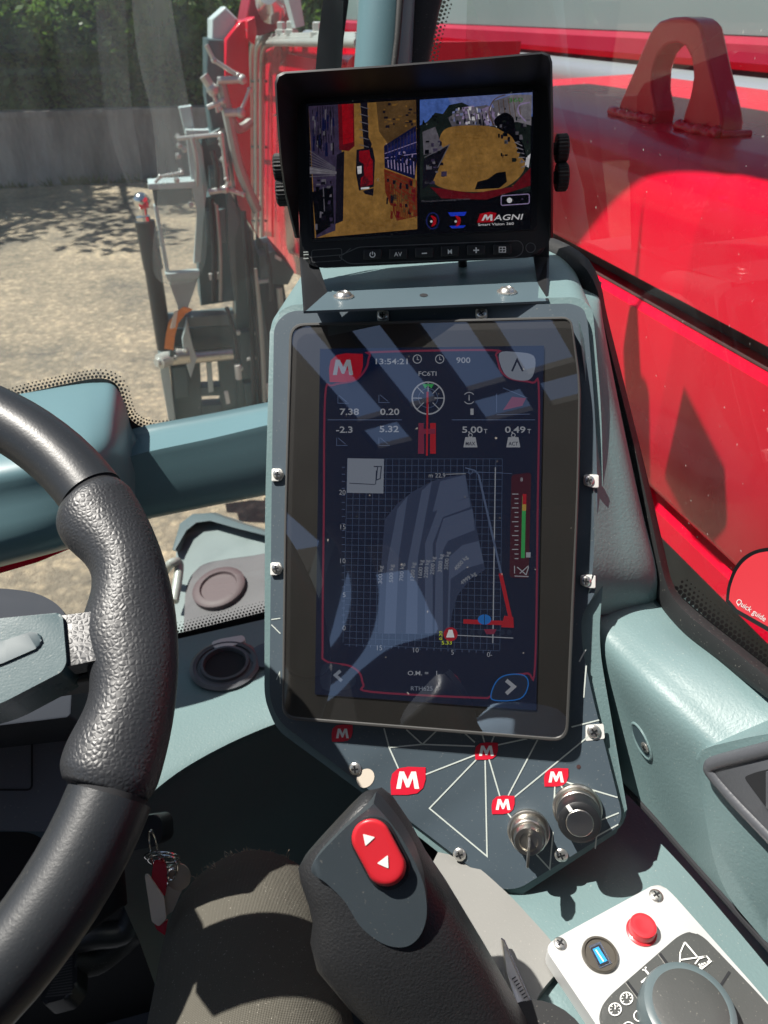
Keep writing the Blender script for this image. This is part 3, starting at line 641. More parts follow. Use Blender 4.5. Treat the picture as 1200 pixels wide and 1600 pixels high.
bm = nb(); lathe(bm, [(.003, 0), (.003, .001), (.0001, .0015)], rp(257, 757, .0505), WS.n, 12); done(bm, 'plug', M['slate'], cab)
# roof with glass hatch, rear wall, lower panels, floor
ZR = CAM.z + .50
def rrect(x0, y0, x1, y1, r, z): return [V((p[0], p[1], z)) for p in rnd_poly([(x0, y0), (x1, y0), (x1, y1), (x0, y1)], r, 8)]
RO = (-.84, -.02, .235, .96)
hatch = [V((x, y, ZR)) for x, y in spl2([(-.84, .14), (-.3, .14), (.20, .14), (.236, .17), (.237, .45), (.237, .79), (.231, .857), (.223, .922), (.21, .983), (.185, 1.051), (.138, 1.147), (.075, 1.24), (-.02, 1.33), (-.2, 1.41), (-.55, 1.45), (-.80, 1.45), (-.86, 1.40), (-.86, .8), (-.86, .2)], 4, True)]
hk = V((-.3, .8, ZR)); ro_ = []
for p in hatch:
    d = p - hk; ro_.append(hk + d * min(k for k in ((-.98 - hk.x) / d.x if d.x < 0 else 9e9, (.48 - hk.x) / d.x if d.x > 0 else 9e9, (.10 - hk.y) / d.y if d.y < 0 else 9e9, (1.62 - hk.y) / d.y if d.y > 0 else 9e9)))
bm = nb(); ring_solid(bm, ro_, hatch, (0, 0, .03)); done(bm, 'roof', M['dark_teal'], cab)
bm = nb(); cols = [-.66, -.63, -.55, -.50, -.42, -.36, -.29, -.21, -.16, -.07, .0, .07]
box(bm, (-.98, -.80, ZR), (.48, -.30, ZR + .015)); box(bm, (-.98, -.235, ZR), (.48, -.205, ZR + .015)); box(bm, (-.98, .065, ZR), (.48, .0995, ZR + .015))
for ya, yb in ((-.2999, -.2351), (-.2049, .0649)):
    xs_ = [-.98] + cols[1:] + [.48] if ya > -.25 else [-.98, -.63, -.46, -.36, -.30, -.20, -.15, -.05, .48]
    xs_ = [-.98, -.57, -.49, -.43, -.36, -.295, -.205, -.165, -.065, .02, .10, .48] if ya > -.25 else [-.98, -.58, -.48, -.30, -.19, -.155, -.06, .48]
    xs_ = xs_ if len(xs_) % 2 == 0 else xs_ + [.4801]
    for k in range(0, len(xs_), 2): box(bm, (xs_[k], ya, ZR), (xs_[k + 1], yb, ZR + .015))
done(bm, 'roof_grille', M['matt_black'], cab)
bm = nb()
YB = -.62
SRF = Plane.of((447, 830, .518), (900, 830, .482), (680, 300, .502))
def seen_in_screen(x, y, Y):       # where the touchscreen mirrors a wall at depth Y
    p = SRF.at(x, y); d = ray(x, y); d = d - SRF.n * (2 * d.dot(SRF.n)); return p + d * ((Y - p.y) / d.y)
hole = [seen_in_screen(x, y, YB) for x, y in spl2([(536, 815), (600, 845), (645, 900), (670, 950), (682, 988), (615, 1010), (566, 1045), (520, 1090), (470, 1110), (450, 1040), (462, 940), (490, 880), (512, 850)], 5, True)]  # opening shaped for the bright patch it gives in the screen's reflection
hole = [V((max(-1.22, p.x), YB, min(CAM.z + .47, p.z))) for p in hole]
hc = sum(hole, V((0, 0, 0))) / len(hole); rec = (-1.3, CAM.z - 1.25, .34, ZR); orim = []
for p in hole:
    d = p - hc; ks = [k for k in ((rec[0] - hc.x) / d.x if d.x < 0 else 9e9, (rec[2] - hc.x) / d.x if d.x > 0 else 9e9, (rec[1] - hc.z) / d.z if d.z < 0 else 9e9, (rec[3] - hc.z) / d.z if d.z > 0 else 9e9)]
    orim.append(hc + d * min(ks))
ring_solid(bm, orim, hole, (0, -.03, 0))
for cx, cz in ((rec[0], rec[1]), (rec[2], rec[1]), (rec[2], rec[3]), (rec[0], rec[3])):
    near = sorted(orim, key=lambda p: math.dist((p.x, p.z), (cx, cz)))[:1]
    ps = [p for p in orim if (abs(p.x - cx) < 1e-6 or abs(p.z - cz) < 1e-6)]
    a_ = [p for p in ps if abs(p.x - cx) < 1e-6]; b_ = [p for p in ps if abs(p.z - cz) < 1e-6]
    if a_ and b_:
        a_ = min(a_, key=lambda p: abs(p.z - cz)); b_ = min(b_, key=lambda p: abs(p.x - cx))
        prism(bm, [a_, V((cx, YB, cz)), b_], (0, -.028, 0))
done(bm, 'rear_wall', M['matt_black'], cab)
bm = nb(); tube(bm, crom([seen_in_screen(x, y, YB + .06) for x, y in ((505, 790), (548, 850), (570, 915), (560, 985), (520, 1040), (470, 1070))], 6), .034, 14); done(bm, 'reflection_bar', M['matt_black'], cab)  # unseen bar added so the touchscreen mirrors a dark arc
bm = nb(); box(bm, (-.96, -.62, CAM.z - 1.25), (-.93, .85, CAM.z - .62)); box(bm, (-.96, -.66, CAM.z - .62), (-.90, -.58, ZR)); box(bm, (-.96, .78, CAM.z - .62), (-.91, .84, ZR)); done(bm, 'door_panel', M['dark_teal'], cab)
bm = nb(); box(bm, (.31, -.62, CAM.z - 1.25), (.34, .72, CAM.z - .45)); box(bm, (.31, -.66, CAM.z - .45), (.36, -.58, ZR)); done(bm, 'right_panel', M['dark_teal'], cab)
bm = nb(); box(bm, (-.96, -.62, CAM.z - 1.27), (.34, .66, CAM.z - 1.2)); done(bm, 'floor', mat('grey floor mat', (.09, .10, .12), .7, bump=('noise', 200, .3, .002), var=.2, vscale=10), cab)
bm = nb(); box(bm, (-.96, .60, CAM.z - 1.2), (.34, .64, CAM.z - .60)); done(bm, 'kick_panel', M['matt_black'], cab)

bm = nb(); mk = []
for tx, ty, tz in ((.696, -.367, .62), (.599, -.421, .62), (.575, -.47, .62), (.588, -.499, .62), (.64, -.50, .62), (.694, -.474, .62)):
    p_ = V((.55, tx, CAM.z + ty)); mk.append(p_ - SUN * (.28 / SUN.x))
prism(bm, mk, (-.008, 0, 0), 0, .002); tag(done(bm, 'shadow_caster', M['black']), 'added unseen black visor on the front pillar above the side window', 'shadow caster')  # unseen plate added, traced back along the sun to shadow the red housing
wsn = thing('windscreen', 'dusty front windscreen with dotted black border above the teal cross rail', 'windscreen', (-.3, .75, CAM.z - .6))
bm = nb(); q = [WS.at(536, 560, -.006), WS.at(536, 1010, -.006), V((-.9, 0, 0)), V((-.9, 0, 0))]
zb = CAM.z - .66; zt = ZR
def ws_pt(x, z): k = (z - pa.z) / (pb.z - pa.z); return V((x, pa.y + (pb.y - pa.y) * k, z))
for a, b in (((-.95, zb), (.205, zt)),):
    bm.faces.new([bm.verts.new(ws_pt(x, z) - WS.n * .006) for x, z in ((a[0], a[1]), (b[0], a[1]), (b[0], b[1]), (a[0], b[1]))])
done(bm, 'glass', M['win'], wsn, smooth=False)
bm = nb()
frit(bm, WS, spl2([(-60, 642), (-20, 632), (40, 614), (110, 598), (150, 591), (172, 594), (186, 606), (193, 630), (202, 652), (222, 667), (250, 671), (300, 666), (360, 654), (440, 636)], 6), -1, 34, 3, 6.2, 2.5, .002)
frit(bm, WS, [(230, 1000), (300, 984), (360, 969), (440, 949)], -1, 22, 4, 5.5, 2.1, .002)
frit(bm, WS, [(230, 1000), (231, 1000)], 1, 1, 1, 5, 1, .002) if False else None
frit(bm, WS, [(542, -60), (545, 0), (537, 60), (533, 110), (528, 220), (522, 330), (519, 470)], 1, -40, 4, 7.5, 3.0, .002)
done(bm, 'dotted_border', M['frit'], wsn, smooth=False)
def glare_mat(name, k, col):
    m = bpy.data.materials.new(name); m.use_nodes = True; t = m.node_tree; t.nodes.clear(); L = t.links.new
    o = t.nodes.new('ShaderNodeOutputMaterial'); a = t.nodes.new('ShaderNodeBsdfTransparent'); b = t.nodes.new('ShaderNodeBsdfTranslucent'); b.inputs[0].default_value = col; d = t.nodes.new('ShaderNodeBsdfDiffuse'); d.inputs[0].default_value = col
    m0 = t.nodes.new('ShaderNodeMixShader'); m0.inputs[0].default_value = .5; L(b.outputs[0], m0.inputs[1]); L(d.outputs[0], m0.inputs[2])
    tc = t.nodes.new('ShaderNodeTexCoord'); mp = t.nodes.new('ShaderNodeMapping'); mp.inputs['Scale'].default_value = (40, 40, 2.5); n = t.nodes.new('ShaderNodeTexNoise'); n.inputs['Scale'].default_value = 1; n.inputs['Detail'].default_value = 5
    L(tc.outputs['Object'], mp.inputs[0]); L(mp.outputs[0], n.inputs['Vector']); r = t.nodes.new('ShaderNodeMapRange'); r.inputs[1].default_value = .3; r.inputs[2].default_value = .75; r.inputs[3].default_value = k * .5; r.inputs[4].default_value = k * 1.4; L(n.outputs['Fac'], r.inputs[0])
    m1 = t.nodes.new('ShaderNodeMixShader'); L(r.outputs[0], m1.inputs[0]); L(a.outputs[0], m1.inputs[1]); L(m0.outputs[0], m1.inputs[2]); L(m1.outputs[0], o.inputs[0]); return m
sm1, sm2 = glare_mat('glare film', .28, (.72, .82, .76, 1)), glare_mat('thin glare film', .13, (.72, .8, .78, 1))  # pale films paint reflection stripes and a glare veil onto the pane
for nm, m_, pts in (('glare_film', sm1, spl2([(200, -120), (206, 0), (216, 90), (238, 190), (246, 300), (238, 400), (250, 440), (300, 440), (322, 400), (318, 300), (300, 190), (282, 90), (268, 0), (262, -120)], 4, True)), ('glare_film', sm2, spl2([(150, -120), (152, 60), (170, 200), (205, 300), (225, 290), (205, 160), (196, 0), (196, -120)], 4, True)), ('glare_film', sm2, [(-80, -150), (540, -150), (530, 300), (420, 640), (250, 670), (200, 640), (180, 596), (-80, 640)])):
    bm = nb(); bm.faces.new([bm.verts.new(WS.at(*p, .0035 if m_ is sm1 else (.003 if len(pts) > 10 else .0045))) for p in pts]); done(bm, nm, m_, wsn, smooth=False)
sw = thing('side_window', 'right side window pane with black rubber frame beside the red machine', 'window', (.30, .3, CAM.z - .45))
bm = nb(); bm.faces.new([bm.verts.new((.304, y, z)) for y, z in ((-.6, CAM.z - .46), (.80, CAM.z - .46), (.84, ZR), (-.6, ZR))]); done(bm, 'glass', M['winside'], sw, smooth=False)
bm = nb()
fl = spl2([(800, 376), (836, 398), (880, 425), (922, 480), (937, 560), (972, 700), (1004, 850), (1022, 935), (1062, 988), (1130, 1040), (1260, 1136)], 6)
fr_ = spl2([(800, 352), (862, 371), (895, 386), (922, 408), (939, 445), (948, 490), (973, 590), (1008, 730), (1036, 850), (1054, 918), (1092, 958), (1150, 1004), (1260, 1090)], 6)
def resample(p, n):
    ls = [0]
    for a, b in zip(p, p[1:]): ls.append(ls[-1] + math.dist(a, b))
    o = []
    for i in range(n):
        t = ls[-1] * i / (n - 1); k = min(max(j for j in range(len(ls)) if ls[j] <= t + 1e-9), len(p) - 2); f = (t - ls[k]) / (ls[k + 1] - ls[k])
        o.append((p[k][0] + (p[k + 1][0] - p[k][0]) * f, p[k][1] + (p[k + 1][1] - p[k][1]) * f))
    return o
A, B = resample(fl, 50), resample(fr_, 50)
rings(bm, [[XW.at(*a, .001), XW.at(*a, .012), XW.at(a[0] * .8 + b[0] * .2, a[1] * .8 + b[1] * .2, .015), XW.at(a[0] * .3 + b[0] * .7, a[1] * .3 + b[1] * .7, .012), XW.at(*b, .004), XW.at(*b, .001)] for a, b in zip(A, B)])
done(bm, 'rubber_frame', M['rubber'], sw, sharp=60)
bm = nb(); frit(bm, XW, spl2([(1054, 922), (1092, 956), (1150, 1002), (1260, 1088)], 5), -1, 12, 4, 8.5, 3.9, .002); frit(bm, XW, [(697, -60), (692, 0), (680, 40), (668, 90), (664, 130)], -1, 8, 3, 7, 2.8, .002); done(bm, 'dotted_border', M['frit'], sw, smooth=False)
# sticker on the pane
cv = Canvas(XW, .001)
so_ = spl2([(1262, 870), (1225, 856), (1190, 857), (1164, 868), (1147, 888), (1137, 915), (1134, 940)], 6) + [(1150, 958), (1205, 990), (1262, 1022)]
si_ = spl2([(1262, 877), (1225, 862), (1190, 863), (1168, 873), (1152, 891), (1142, 916), (1139, 937)], 6) + [(1152, 952), (1207, 983), (1262, 1014)]
cv.poly(so_, M['frit'], 1); cv.poly(si_, M['sticker'], 3); cv.text('Quick guide', 1149, 942, 9, M['white_print'], 5, ang=-33, width=54)
tag(cv.done('window_sticker'), 'red rounded sticker reading Quick guide on the right side window', 'sticker')

# ================================================================ dashboard shelf, side console, lower pod
dsh = thing('dashboard', 'teal dashboard shelf with round cup holder below the windscreen', 'dashboard', (-.05, .6, CAM.z - 1.2))
SH = PZ(-.56); edge = spl2([(150, 1330), (200, 1275), (238, 1238), (285, 1202), (345, 1168), (400, 1143), (450, 1126), (560, 1110), (640, 1106)], 5)
bk = [(640, 930), (420, 966), (350, 982), (270, 1000), (100, 1030)]
eb = resample(edge, 30); kb = resample(bk[::-1], 30)
bm = nb(); rings(bm, [[SH.at(*k, -.012), SH.at(k[0] * .5 + e[0] * .5, k[1] * .5 + e[1] * .5, -.001), SH.at(k[0] * .08 + e[0] * .92, k[1] * .08 + e[1] * .92, .0), SH.at(*e, -.003), SH.at(*e, -.003) + V((0, .004, -.012)), SH.at(*k, -.03)] for e, k in zip(eb, kb)])
done(bm, 'shelf', M['teal'], dsh, sharp=60)
bm = nb(); top = [SH.at(*e, -.01) + V((0, .006, 0)) for e in eb]
rings(bm, [[p, p + V((0, .03, -.2)), p + V((0, .05, -.62)), p + V((0, .10, -.62)), p + V((0, .06, -.02))] for p in top]); done(bm, 'side_panel', mat('grained side panel', (.17, .235, .245), .5, var=.15, vscale=8, bump=('noise', 500, .25, .0008)), dsh, sharp=60)
bm = nb(); c = SH.at(352, 1041)
lathe(bm, [(.87 * a_, h_ * .8) for a_, h_ in [(.040, -.001), (.041, .003), (.037, .0055), (.033, .0045), (.0325, .0025), (.029, .003), (.028, .007), (.025, .0075), (.0235, .004), (.0235, -.002)]], c, (0, 0, 1), 40); done(bm, 'cup_holder', M['grey_tray'], dsh)
bm = nb(); lathe(bm, [(.0202, .0014), (.0001, .0013)], c, (0, 0, 1), 32); done(bm, 'cup_hole', M['matt_black'], dsh)
prism_px('clip', SH, rnd_poly([(330, 1003), (345, 998), (380, 992), (384, 1000), (362, 1010), (334, 1012)], 3), .004, .006, 'tab', dsh, .001)
bm = nb(); lathe(bm, [(.018, -.001), (.018, .003), (.012, .004), (.0001, .004)], SH.at(418, 1026), (0, 0, 1), 24); done(bm, 'vent_cap', M['slate'], dsh)

con = thing('side_console', 'teal moulded side console under the right window with storage tray', 'console', (.27, .2, CAM.z - 1.2))
def PP(r): return [P(*a) for a in r]
bm = nb()
rows = [[(1030, 905, .56), (1028, 922, .538), (1066, 986, .502), (1132, 1036, .467), (1240, 1118, .425)],
        [(985, 905, .552), (982, 923, .533), (1026, 985, .497), (1095, 1042, .462), (1222, 1150, .421)],
        [(938, 918, .545), (935, 938, .525), (985, 998, .493), (1062, 1066, .458), (1205, 1200, .416)],
        [(905, 935, .542), (903, 958, .523), (957, 1030, .493), (1032, 1102, .457), (1185, 1245, .414)],
        [(905, 1040, .545), (903, 1060, .527), (978, 1130, .499), (1045, 1195, .466), (1190, 1330, .42)],
        [(930, 1180, .55), (935, 1195, .533), (1005, 1262, .510), (1090, 1357, .478), (1235, 1520, .415)]]
patch(bm, [PP(r) for r in rows], 10, 10); bmesh.ops.recalc_face_normals(bm, faces=bm.faces); bm.normal_update(); wv_ = min(bm.verts, key=lambda v: math.dist(proj(v.co), (1003, 1158))); CW = Plane(wv_.co, wv_.normal); done(bm, 'console_skin', M['teal'], con, sharp=70)
bm = nb(); tube(bm, crom([P(935, 1190, .531), P(1005, 1260, .509), P(1090, 1356, .477), P(1235, 1519, .414)], 6), .0022, 8); done(bm, 'seam', M['matt_black'], con)
bm = nb()
rows = [[(905, 440, .60), (937, 440, .60)], [(902, 485, .500), (938, 492, .520)], [(920, 640, .495), (968, 650, .513)], [(928, 800, .490), (1000, 800, .511)], [(925, 900, .488), (1024, 900, .514)], [(905, 965, .50), (1022, 950, .53)]]
patch(bm, [PP([r[0], tuple((a * .6 + b * .4) for a, b in zip(*r)), r[1], (r[1][0] + 3, r[1][1], max(.552, r[1][2]))]) for r in rows], 4, 6); done(bm, 'window_trim', M['teal'], con, sharp=70)
bm = nb(); c = CW.at(1003, 1158, .0); u_ = (CW.at(1012, 1178, 0) - CW.at(994, 1138, 0)).normalized(); v_ = CW.n.cross(u_)
def oval(a, b, h): return [c + CW.n * h + u_ * a * math.cos(t) + v_ * b * math.sin(t) for t in [2 * math.pi * k / 24 for k in range(24)]]
rings(bm, [oval(.0130, .0086, .0002), oval(.0122, .0080, .0012), oval(.0112, .0072, .0010), oval(.0104, .0064, .0005)], cap=False); done(bm, 'screw_well', M['teal'], con, sharp=70)
bm = nb(); f = bm.faces.new([bm.verts.new(p) for p in oval(.0108, .0068, .0006)]); done(bm, 'well_shade', M['dark_teal'], con)  # flat darker oval paints the shade inside the recess
screw('screw', con, CW, 1008, 1168, .0008, .0036, .001)
TP = Plane.of((1095, 1190, .438), (1230, 1158, .386), (1130, 1390, .447))
prism_px('tray_housing', TP, [(1085, 1178), (1110, 1166), (1170, 1152), (1260, 1136), (1260, 1540), (1195, 1470), (1135, 1400), (1112, 1335)], .0, .05, 'teal', con, .010, [26, 10, 5, 5, 5, 20, 60, 60], 4, sharp=60)
i_ = rnd_poly([(1162, 1214), (1180, 1207), (1260, 1188), (1260, 1330), (1215, 1282), (1190, 1252)], [6, 5, 3, 3, 5, 5])
prism_px('tray_rim', TP, [(1106, 1200), (1118, 1190), (1280, 1152), (1280, 1392), (1200, 1306)], .006, .012, 'grey_tray', con, .003, [10, 8, 3, 3, 40], sharp=60)
bm = nb(); tube(bm, crom([TP.at(x, y, .004) for x, y in ((1280, 1150), (1200, 1171), (1126, 1190), (1111, 1198), (1116, 1211), (1150, 1250), (1203, 1305), (1280, 1388))], 6), .0040, 14); done(bm, 'rim_roll', M['grey_tray'], con, sharp=80)
prism_px('tray_bottom', TP, i_, .0066, .0004, 'matt_black', con)
prism_px('tray_rib', TP, [(1196, 1206), (1206, 1203), (1206, 1270), (1196, 1262)], .0072, .0005, 'grey_tray', con, .001)

pod = thing('lower_pod', 'teal grained lower pod beside the driver carrying the control plate', 'console', (.2, .15, CAM.z - .7))
LP = PZ(-.480)
bm = nb()
rows = [[(690, 1330), (800, 1376), (900, 1310), (990, 1232)], [(760, 1430), (845, 1430), (930, 1370), (1040, 1300)], [(810, 1520), (880, 1520), (985, 1460), (1120, 1400)], [(840, 1640), (900, 1660), (1060, 1640), (1260, 1560)], [(880, 1800), (950, 1800), (1100, 1800), (1300, 1760)]]
zs = [[-.006, -.006, -.004, .0], [-.004, 0, .0, .002], [0, .004, .006, .004], [0, .004, .006, .004], [0, .004, .006, .004]]
patch(bm, [[LP.at(*p, h) for p, h in zip(r, z)] for r, z in zip(rows, zs)], 6, 6); done(bm, 'pod_skin', M['teal'], pod, sharp=70)
prism_px('grey_trim', LP, [(690, 1320), (745, 1352), (800, 1402), (862, 1470), (884, 1504), (835, 1560), (820, 1640), (700, 1640), (640, 1420)], .010, .02, 'grey_trim', pod, .004, [5, 30, 20, 30, 12, 30, 5, 5, 5])
bm = nb(); o_ = LP.at(785, 1470, .022)
prism(bm, poly3(LP, [(783, 1466), (788, 1466), (830, 1562), (828, 1580), (806, 1568), (792, 1520)], .021), (0, 0, -.004), 0, .001); done(bm, 'metal_blade', M['steel'], pod)
cv = Canvas(LP, .0214)
for k in range(7): cv.line([(800 + k * 3, 1530 + k * 5), (806 + k * 3, 1526 + k * 5)], 2, M['black'])
cv.line([(783, 1466), (788, 1470), (830, 1566)], 2.5, M['chrome'], 2); cv.done('blade_marking', pod)
bm = nb(); band(bm, [(P(798, 1570, .40), P(900, 1600, .40), .012, .03), (P(800, 1640, .39), P(960, 1680, .39), .02, .03), (P(820, 1720, .385), P(980, 1740, .385), .02, .03)]); done(bm, 'gaiter', mat('grained teal gaiter', (.05, .085, .09), .4, bump=('noise', 420, .7, .0015), dust=.1), pod)

# ================================================================ terminal: housing, printed faceplate, touchscreen
S = Plane.of((447, 830, .518), (900, 830, .482), (680, 300, .502))
tm = thing('terminal_housing', 'teal terminal housing with dark printed faceplate of white lines and red emblems', 'terminal', (.13, .45, CAM.z - .5))
E_ = (P(862, 378, .65) - P(905, 475, .49)); E_.z *= .2
ho = rnd_poly([(422, 500), (450, 476), (905, 464), (926, 482), (940, 640), (944, 900), (934, 1000), (984, 1288), (800, 1408), (768, 1398), (585, 1252), (432, 1140), (413, 1092), (414, 800)], [30, 30, 20, 20, 60, 60, 60, 24, 24, 30, 100, 20, 20, 60])
bm = nb(); prism(bm, poly3(S, ho, -.017), E_ * .75, 0, .003, 2); done(bm, 'housing', M['teal'], tm, sharp=40)
fo = rnd_poly([(428, 508), (450, 486), (893, 474), (912, 482), (918, 500), (931, 660), (934, 800), (931, 925), (908, 962), (909, 1010), (925, 1085), (972, 1272), (966, 1292), (812, 1388), (785, 1390), (765, 1378), (600, 1252), (436, 1128), (421, 1092), (424, 800)], [26, 24, 12, 8, 10, 60, 60, 12, 16, 30, 30, 12, 12, 20, 14, 12, 100, 20, 30, 60])
prism_px('faceplate', S, fo, -.012, .0035, 'slate', tm, .0008, sharp=30)
fr1 = rnd_poly([(428, 508), (450, 486), (893, 474), (912, 482), (918, 500), (931, 660), (931, 760), (912, 760), (470, 775), (424, 775)], [26, 24, 12, 8, 10, 60, 5, 5, 5, 5])
cv = Canvas(S, -.0118, .00015)
LN = lambda *p, w=2.2: cv.line(p, w, M['line_print'])
for a in (((600, 1138), (608, 1168), (623, 1202)), ((608, 1168), (660, 1163), (742, 1166)), ((635, 1140), (660, 1163), (682, 1142)), ((720, 1140), (742, 1160)), ((752, 1142), (757, 1160)), ((776, 1140), (768, 1160)), ((778, 1164), (824, 1154)),
          ((665, 1210), (742, 1180)), ((745, 1186), (671, 1263), (761, 1338), (758, 1188)), ((764, 1186), (781, 1244)), ((842, 1152), (794, 1243)), ((920, 1150), (803, 1246)), ((893, 1136), (936, 1125)), ((885, 1222), (965, 1246)),
          ((867, 1226), (866, 1250)), ((876, 1226), (883, 1240)), ((793, 1270), (802, 1282)), ((838, 1335), (859, 1358), (864, 1300)), ((925, 1287), (967, 1270)), ((930, 1326), (932, 1307), (966, 1288)), ((905, 1034), (915, 1015)), ((912, 1090), (916, 1040))): LN(*a)
for a in (((424, 968), (438, 966)), ((424, 976), (438, 990)), ((432, 1062), (437, 1050), (438, 1068))): LN(*a, w=1.6)
for x0, y0, x1, y1, mx_, my_, mw, mh in ((518, 1132, 551, 1159, 535, 1146, 20, 15), (610, 1198, 665, 1242, 637, 1219, 36, 27), (742, 1160, 778, 1187, 760, 1173, 23, 16), (768, 1243, 804, 1272, 786, 1257, 23, 17), (850, 1200, 888, 1229, 869, 1214, 24, 17)):
    c9 = Canvas(S, -.0118, .00015); c9.leaf(x0, y0, x1, y1, M['red_print'], 2); c9.M(mx_, my_, mw, mh, M['white_print'], 3); c9.done('emblem', tm)
cv.poly(ell(571, 1216, 13, 16, 18, .6), M['paper'], 1)
cv.dot(904, 1198, 3.4, M['seam_dirt'], 1, 9)
cv.done('faceplate_print', tm)
for x, y, an in ((598, 493, 10), (752, 490, 40), (434, 741, 0), (432, 888, 20), (920, 751, 30), (915, 908, 0)):
    left = x < 500; side = -1 if not left else 1
    pts = [(x - 9, y - 8), (x + 9, y - 8), (x + 9, y + 6), (x + 5, y + 11), (x - 5, y + 11), (x - 9, y + 6)] if 500 < x < 900 else ([(x - 8, y - 9), (x + 3, y - 10), (x + 16, y - 9), (x + 16, y + 12), (x + 3, y + 10), (x - 8, y + 6)] if x > 900 else [(x - 10, y - 9), (x + 4, y - 9), (x + 9, y), (x + 4, y + 10), (x - 10, y + 12)])
    prism_px('screw_tab', S, rnd_poly(pts, 3, 3), -.0095, .0023, 'tab', tm, .0006)
    screw('screw', tm, S, x, y, -.0095, .0034, .0014, an)
for x, y, an in ((555, 1201, 15), (718, 1335, 30), (877, 1336, 30), (928, 1143, 45)):
    if x > 900: prism_px('screw_tab', S, rnd_poly([(915, 1133), (943, 1131), (945, 1154), (915, 1158)], 3, 3), -.0117, .0004, 'tab', tm)
    screw('screw', tm, S, x, y, -.0115, .0043, .0016, an)

ts = thing('touchscreen', 'large portrait touchscreen with load chart under dusty black glass', 'touchscreen', S.at(665, 1130, -.01))
bo = rnd_poly([(452, 505), (893, 494), (908, 600), (905, 760), (888, 1160), (440, 1124), (444, 800)], [24, 16, 30, 60, 26, 24, 60], 6)
bi = rnd_poly([(457, 510), (891, 499), (904, 600), (901, 760), (883, 1154), (444, 1119), (448, 800)], [20, 13, 30, 60, 22, 20, 60], 6)
bm = nb(); ring_solid(bm, poly3(S, bo, 0), poly3(S, bi, .0), -S.n * .012); done(bm, 'bezel', M['bezel'], ts, sharp=30).modifiers.new('b', 'BEVEL').width = .0007
prism_px('module_body', S, bi, -.001, .010, mat('black screen border', (.011, .0105, .0095), .55, var=.15, vscale=30), ts)
D = {}
D['bg'] = glow('display background', srgb(8, 21, 46), 1)
_b = D['bg'].node_tree.nodes['Principled BSDF']; _b.inputs['Specular IOR Level'].default_value = .9; _b.inputs['Specular Tint'].default_value = (.35, .62, 1, 1); _b.inputs['Roughness'].default_value = .06
D['txt'] = glow('display text', srgb(138, 142, 150)); D['dim'] = glow('display dim lines', srgb(70, 84, 112)); D['grid'] = glow('display grid', srgb(50, 66, 92))
D['b1'] = glow('display band light', srgb(66, 78, 104)); D['b2'] = glow('display band mid', srgb(40, 52, 78)); D['red'] = glow('display red', srgb(150, 18, 36)); D['wine'] = glow('display wine frame', srgb(112, 34, 60)); D['wine2'] = glow('display wine panel', srgb(56, 16, 34))
D['white'] = glow('display white', srgb(206, 206, 208)); D['grn'] = glow('display green', srgb(44, 140, 74)); D['blu'] = glow('display blue', srgb(22, 96, 168)); D['yel'] = glow('display yellow', srgb(180, 190, 30)); D['grey'] = glow('display grey', srgb(116, 124, 138)); D['dkb'] = glow('display dark button', srgb(22, 34, 56)); D['olive'] = glow('display orange', srgb(160, 130, 60))
cv = Canvas(S, .0, .00012)
cv.poly([(500, 545), (850, 540), (838, 1110), (492, 1085)], D['bg'], 1)
cv.line(spl2([(506, 800), (508, 620), (520, 602), (555, 594), (572, 575), (578, 555), (590, 550), (765, 547), (775, 555), (783, 580), (800, 592), (832, 598), (842, 610), (840, 800), (836, 1040), (824, 1052), (790, 1056), (778, 1070), (766, 1088), (740, 1090), (580, 1081), (568, 1070), (562, 1052), (545, 1040), (508, 1032), (504, 1000)], 5, True), 3.2, D['wine'], 2, True)
cv.leaf(514, 552, 567, 597, D['red'], 3); cv.M(536, 574, 32, 24, D['txt'], 4)
cv.poly(spl2([(780, 552), (786, 580), (800, 592), (825, 594), (835, 580), (834, 556), (806, 550)], 4, True), D['grey'], 3); cv.line([(800, 580), (808, 562), (817, 580)], 3, D['dkb'], 4)
cv.poly(spl2([(768, 1082), (778, 1062), (796, 1054), (820, 1056), (825, 1072), (812, 1092), (772, 1094)], 4, True), D['dkb'], 3); cv.line(spl2([(768, 1082), (778, 1062), (796, 1054), (820, 1056), (825, 1072), (812, 1092), (772, 1094)], 4, True), 1.8, D['blu'], 4, True); cv.line([(791, 1063), (803, 1073), (791, 1084)], 6, D['txt'], 5)
cv.poly(spl2([(504, 1040), (530, 1038), (550, 1050), (556, 1066), (540, 1078), (504, 1076)], 4, True), D['dkb'], 3); cv.line([(532, 1048), (524, 1055), (534, 1064)], 5, D['grey'], 4)
T = lambda s_, x, y, h, m='txt', ax=0, ang=0, w_=None, b=.012: cv.text(s_, x, y, h, D[m], 6, ang, ax, w_, b)
T('13:54:21', 587, 569, 9, w_=50); T('900', 713, 567, 9, w_=22); T('FC6TI', 654, 587, 7, w_=28)
for x in (652, 687): cv.line(ell(x, 561, 6.5, 6.5, 20), 1.4, D['txt'], 4, True); cv.line([(x, 557), (x, 562), (x + 3, 562)], 1.2, D['txt'], 5)
for s_, x, y, w__ in (('7.38', 531, 648, 30), ('0.20', 594, 648, 30), ('1', 735, 648, 5), ('-2.3', 525, 676, 26), ('5.32', 593, 675, 30), ('5.00', 722, 676, 32), ('0.49', 789, 676, 32)): T(s_, x, y, 10, w_=w__, b=.02)
T('T', 756, 677, 7); T('T', 824, 677, 7)
cv.line([(512, 656), (628, 656)], 1.2, D['dim'], 3); cv.line([(706, 656), (836, 656)], 1.2, D['dim'], 3)
for x, y in ((528, 618), (592, 617), (526, 684), (592, 684)): cv.line([(x, y), (x, y + 12), (x + 17, y + 12)], 1.1, D['dim'], 4); cv.line([(x + 2, y), (x + 14, y + 10)], 1.1, D['dim'], 4)
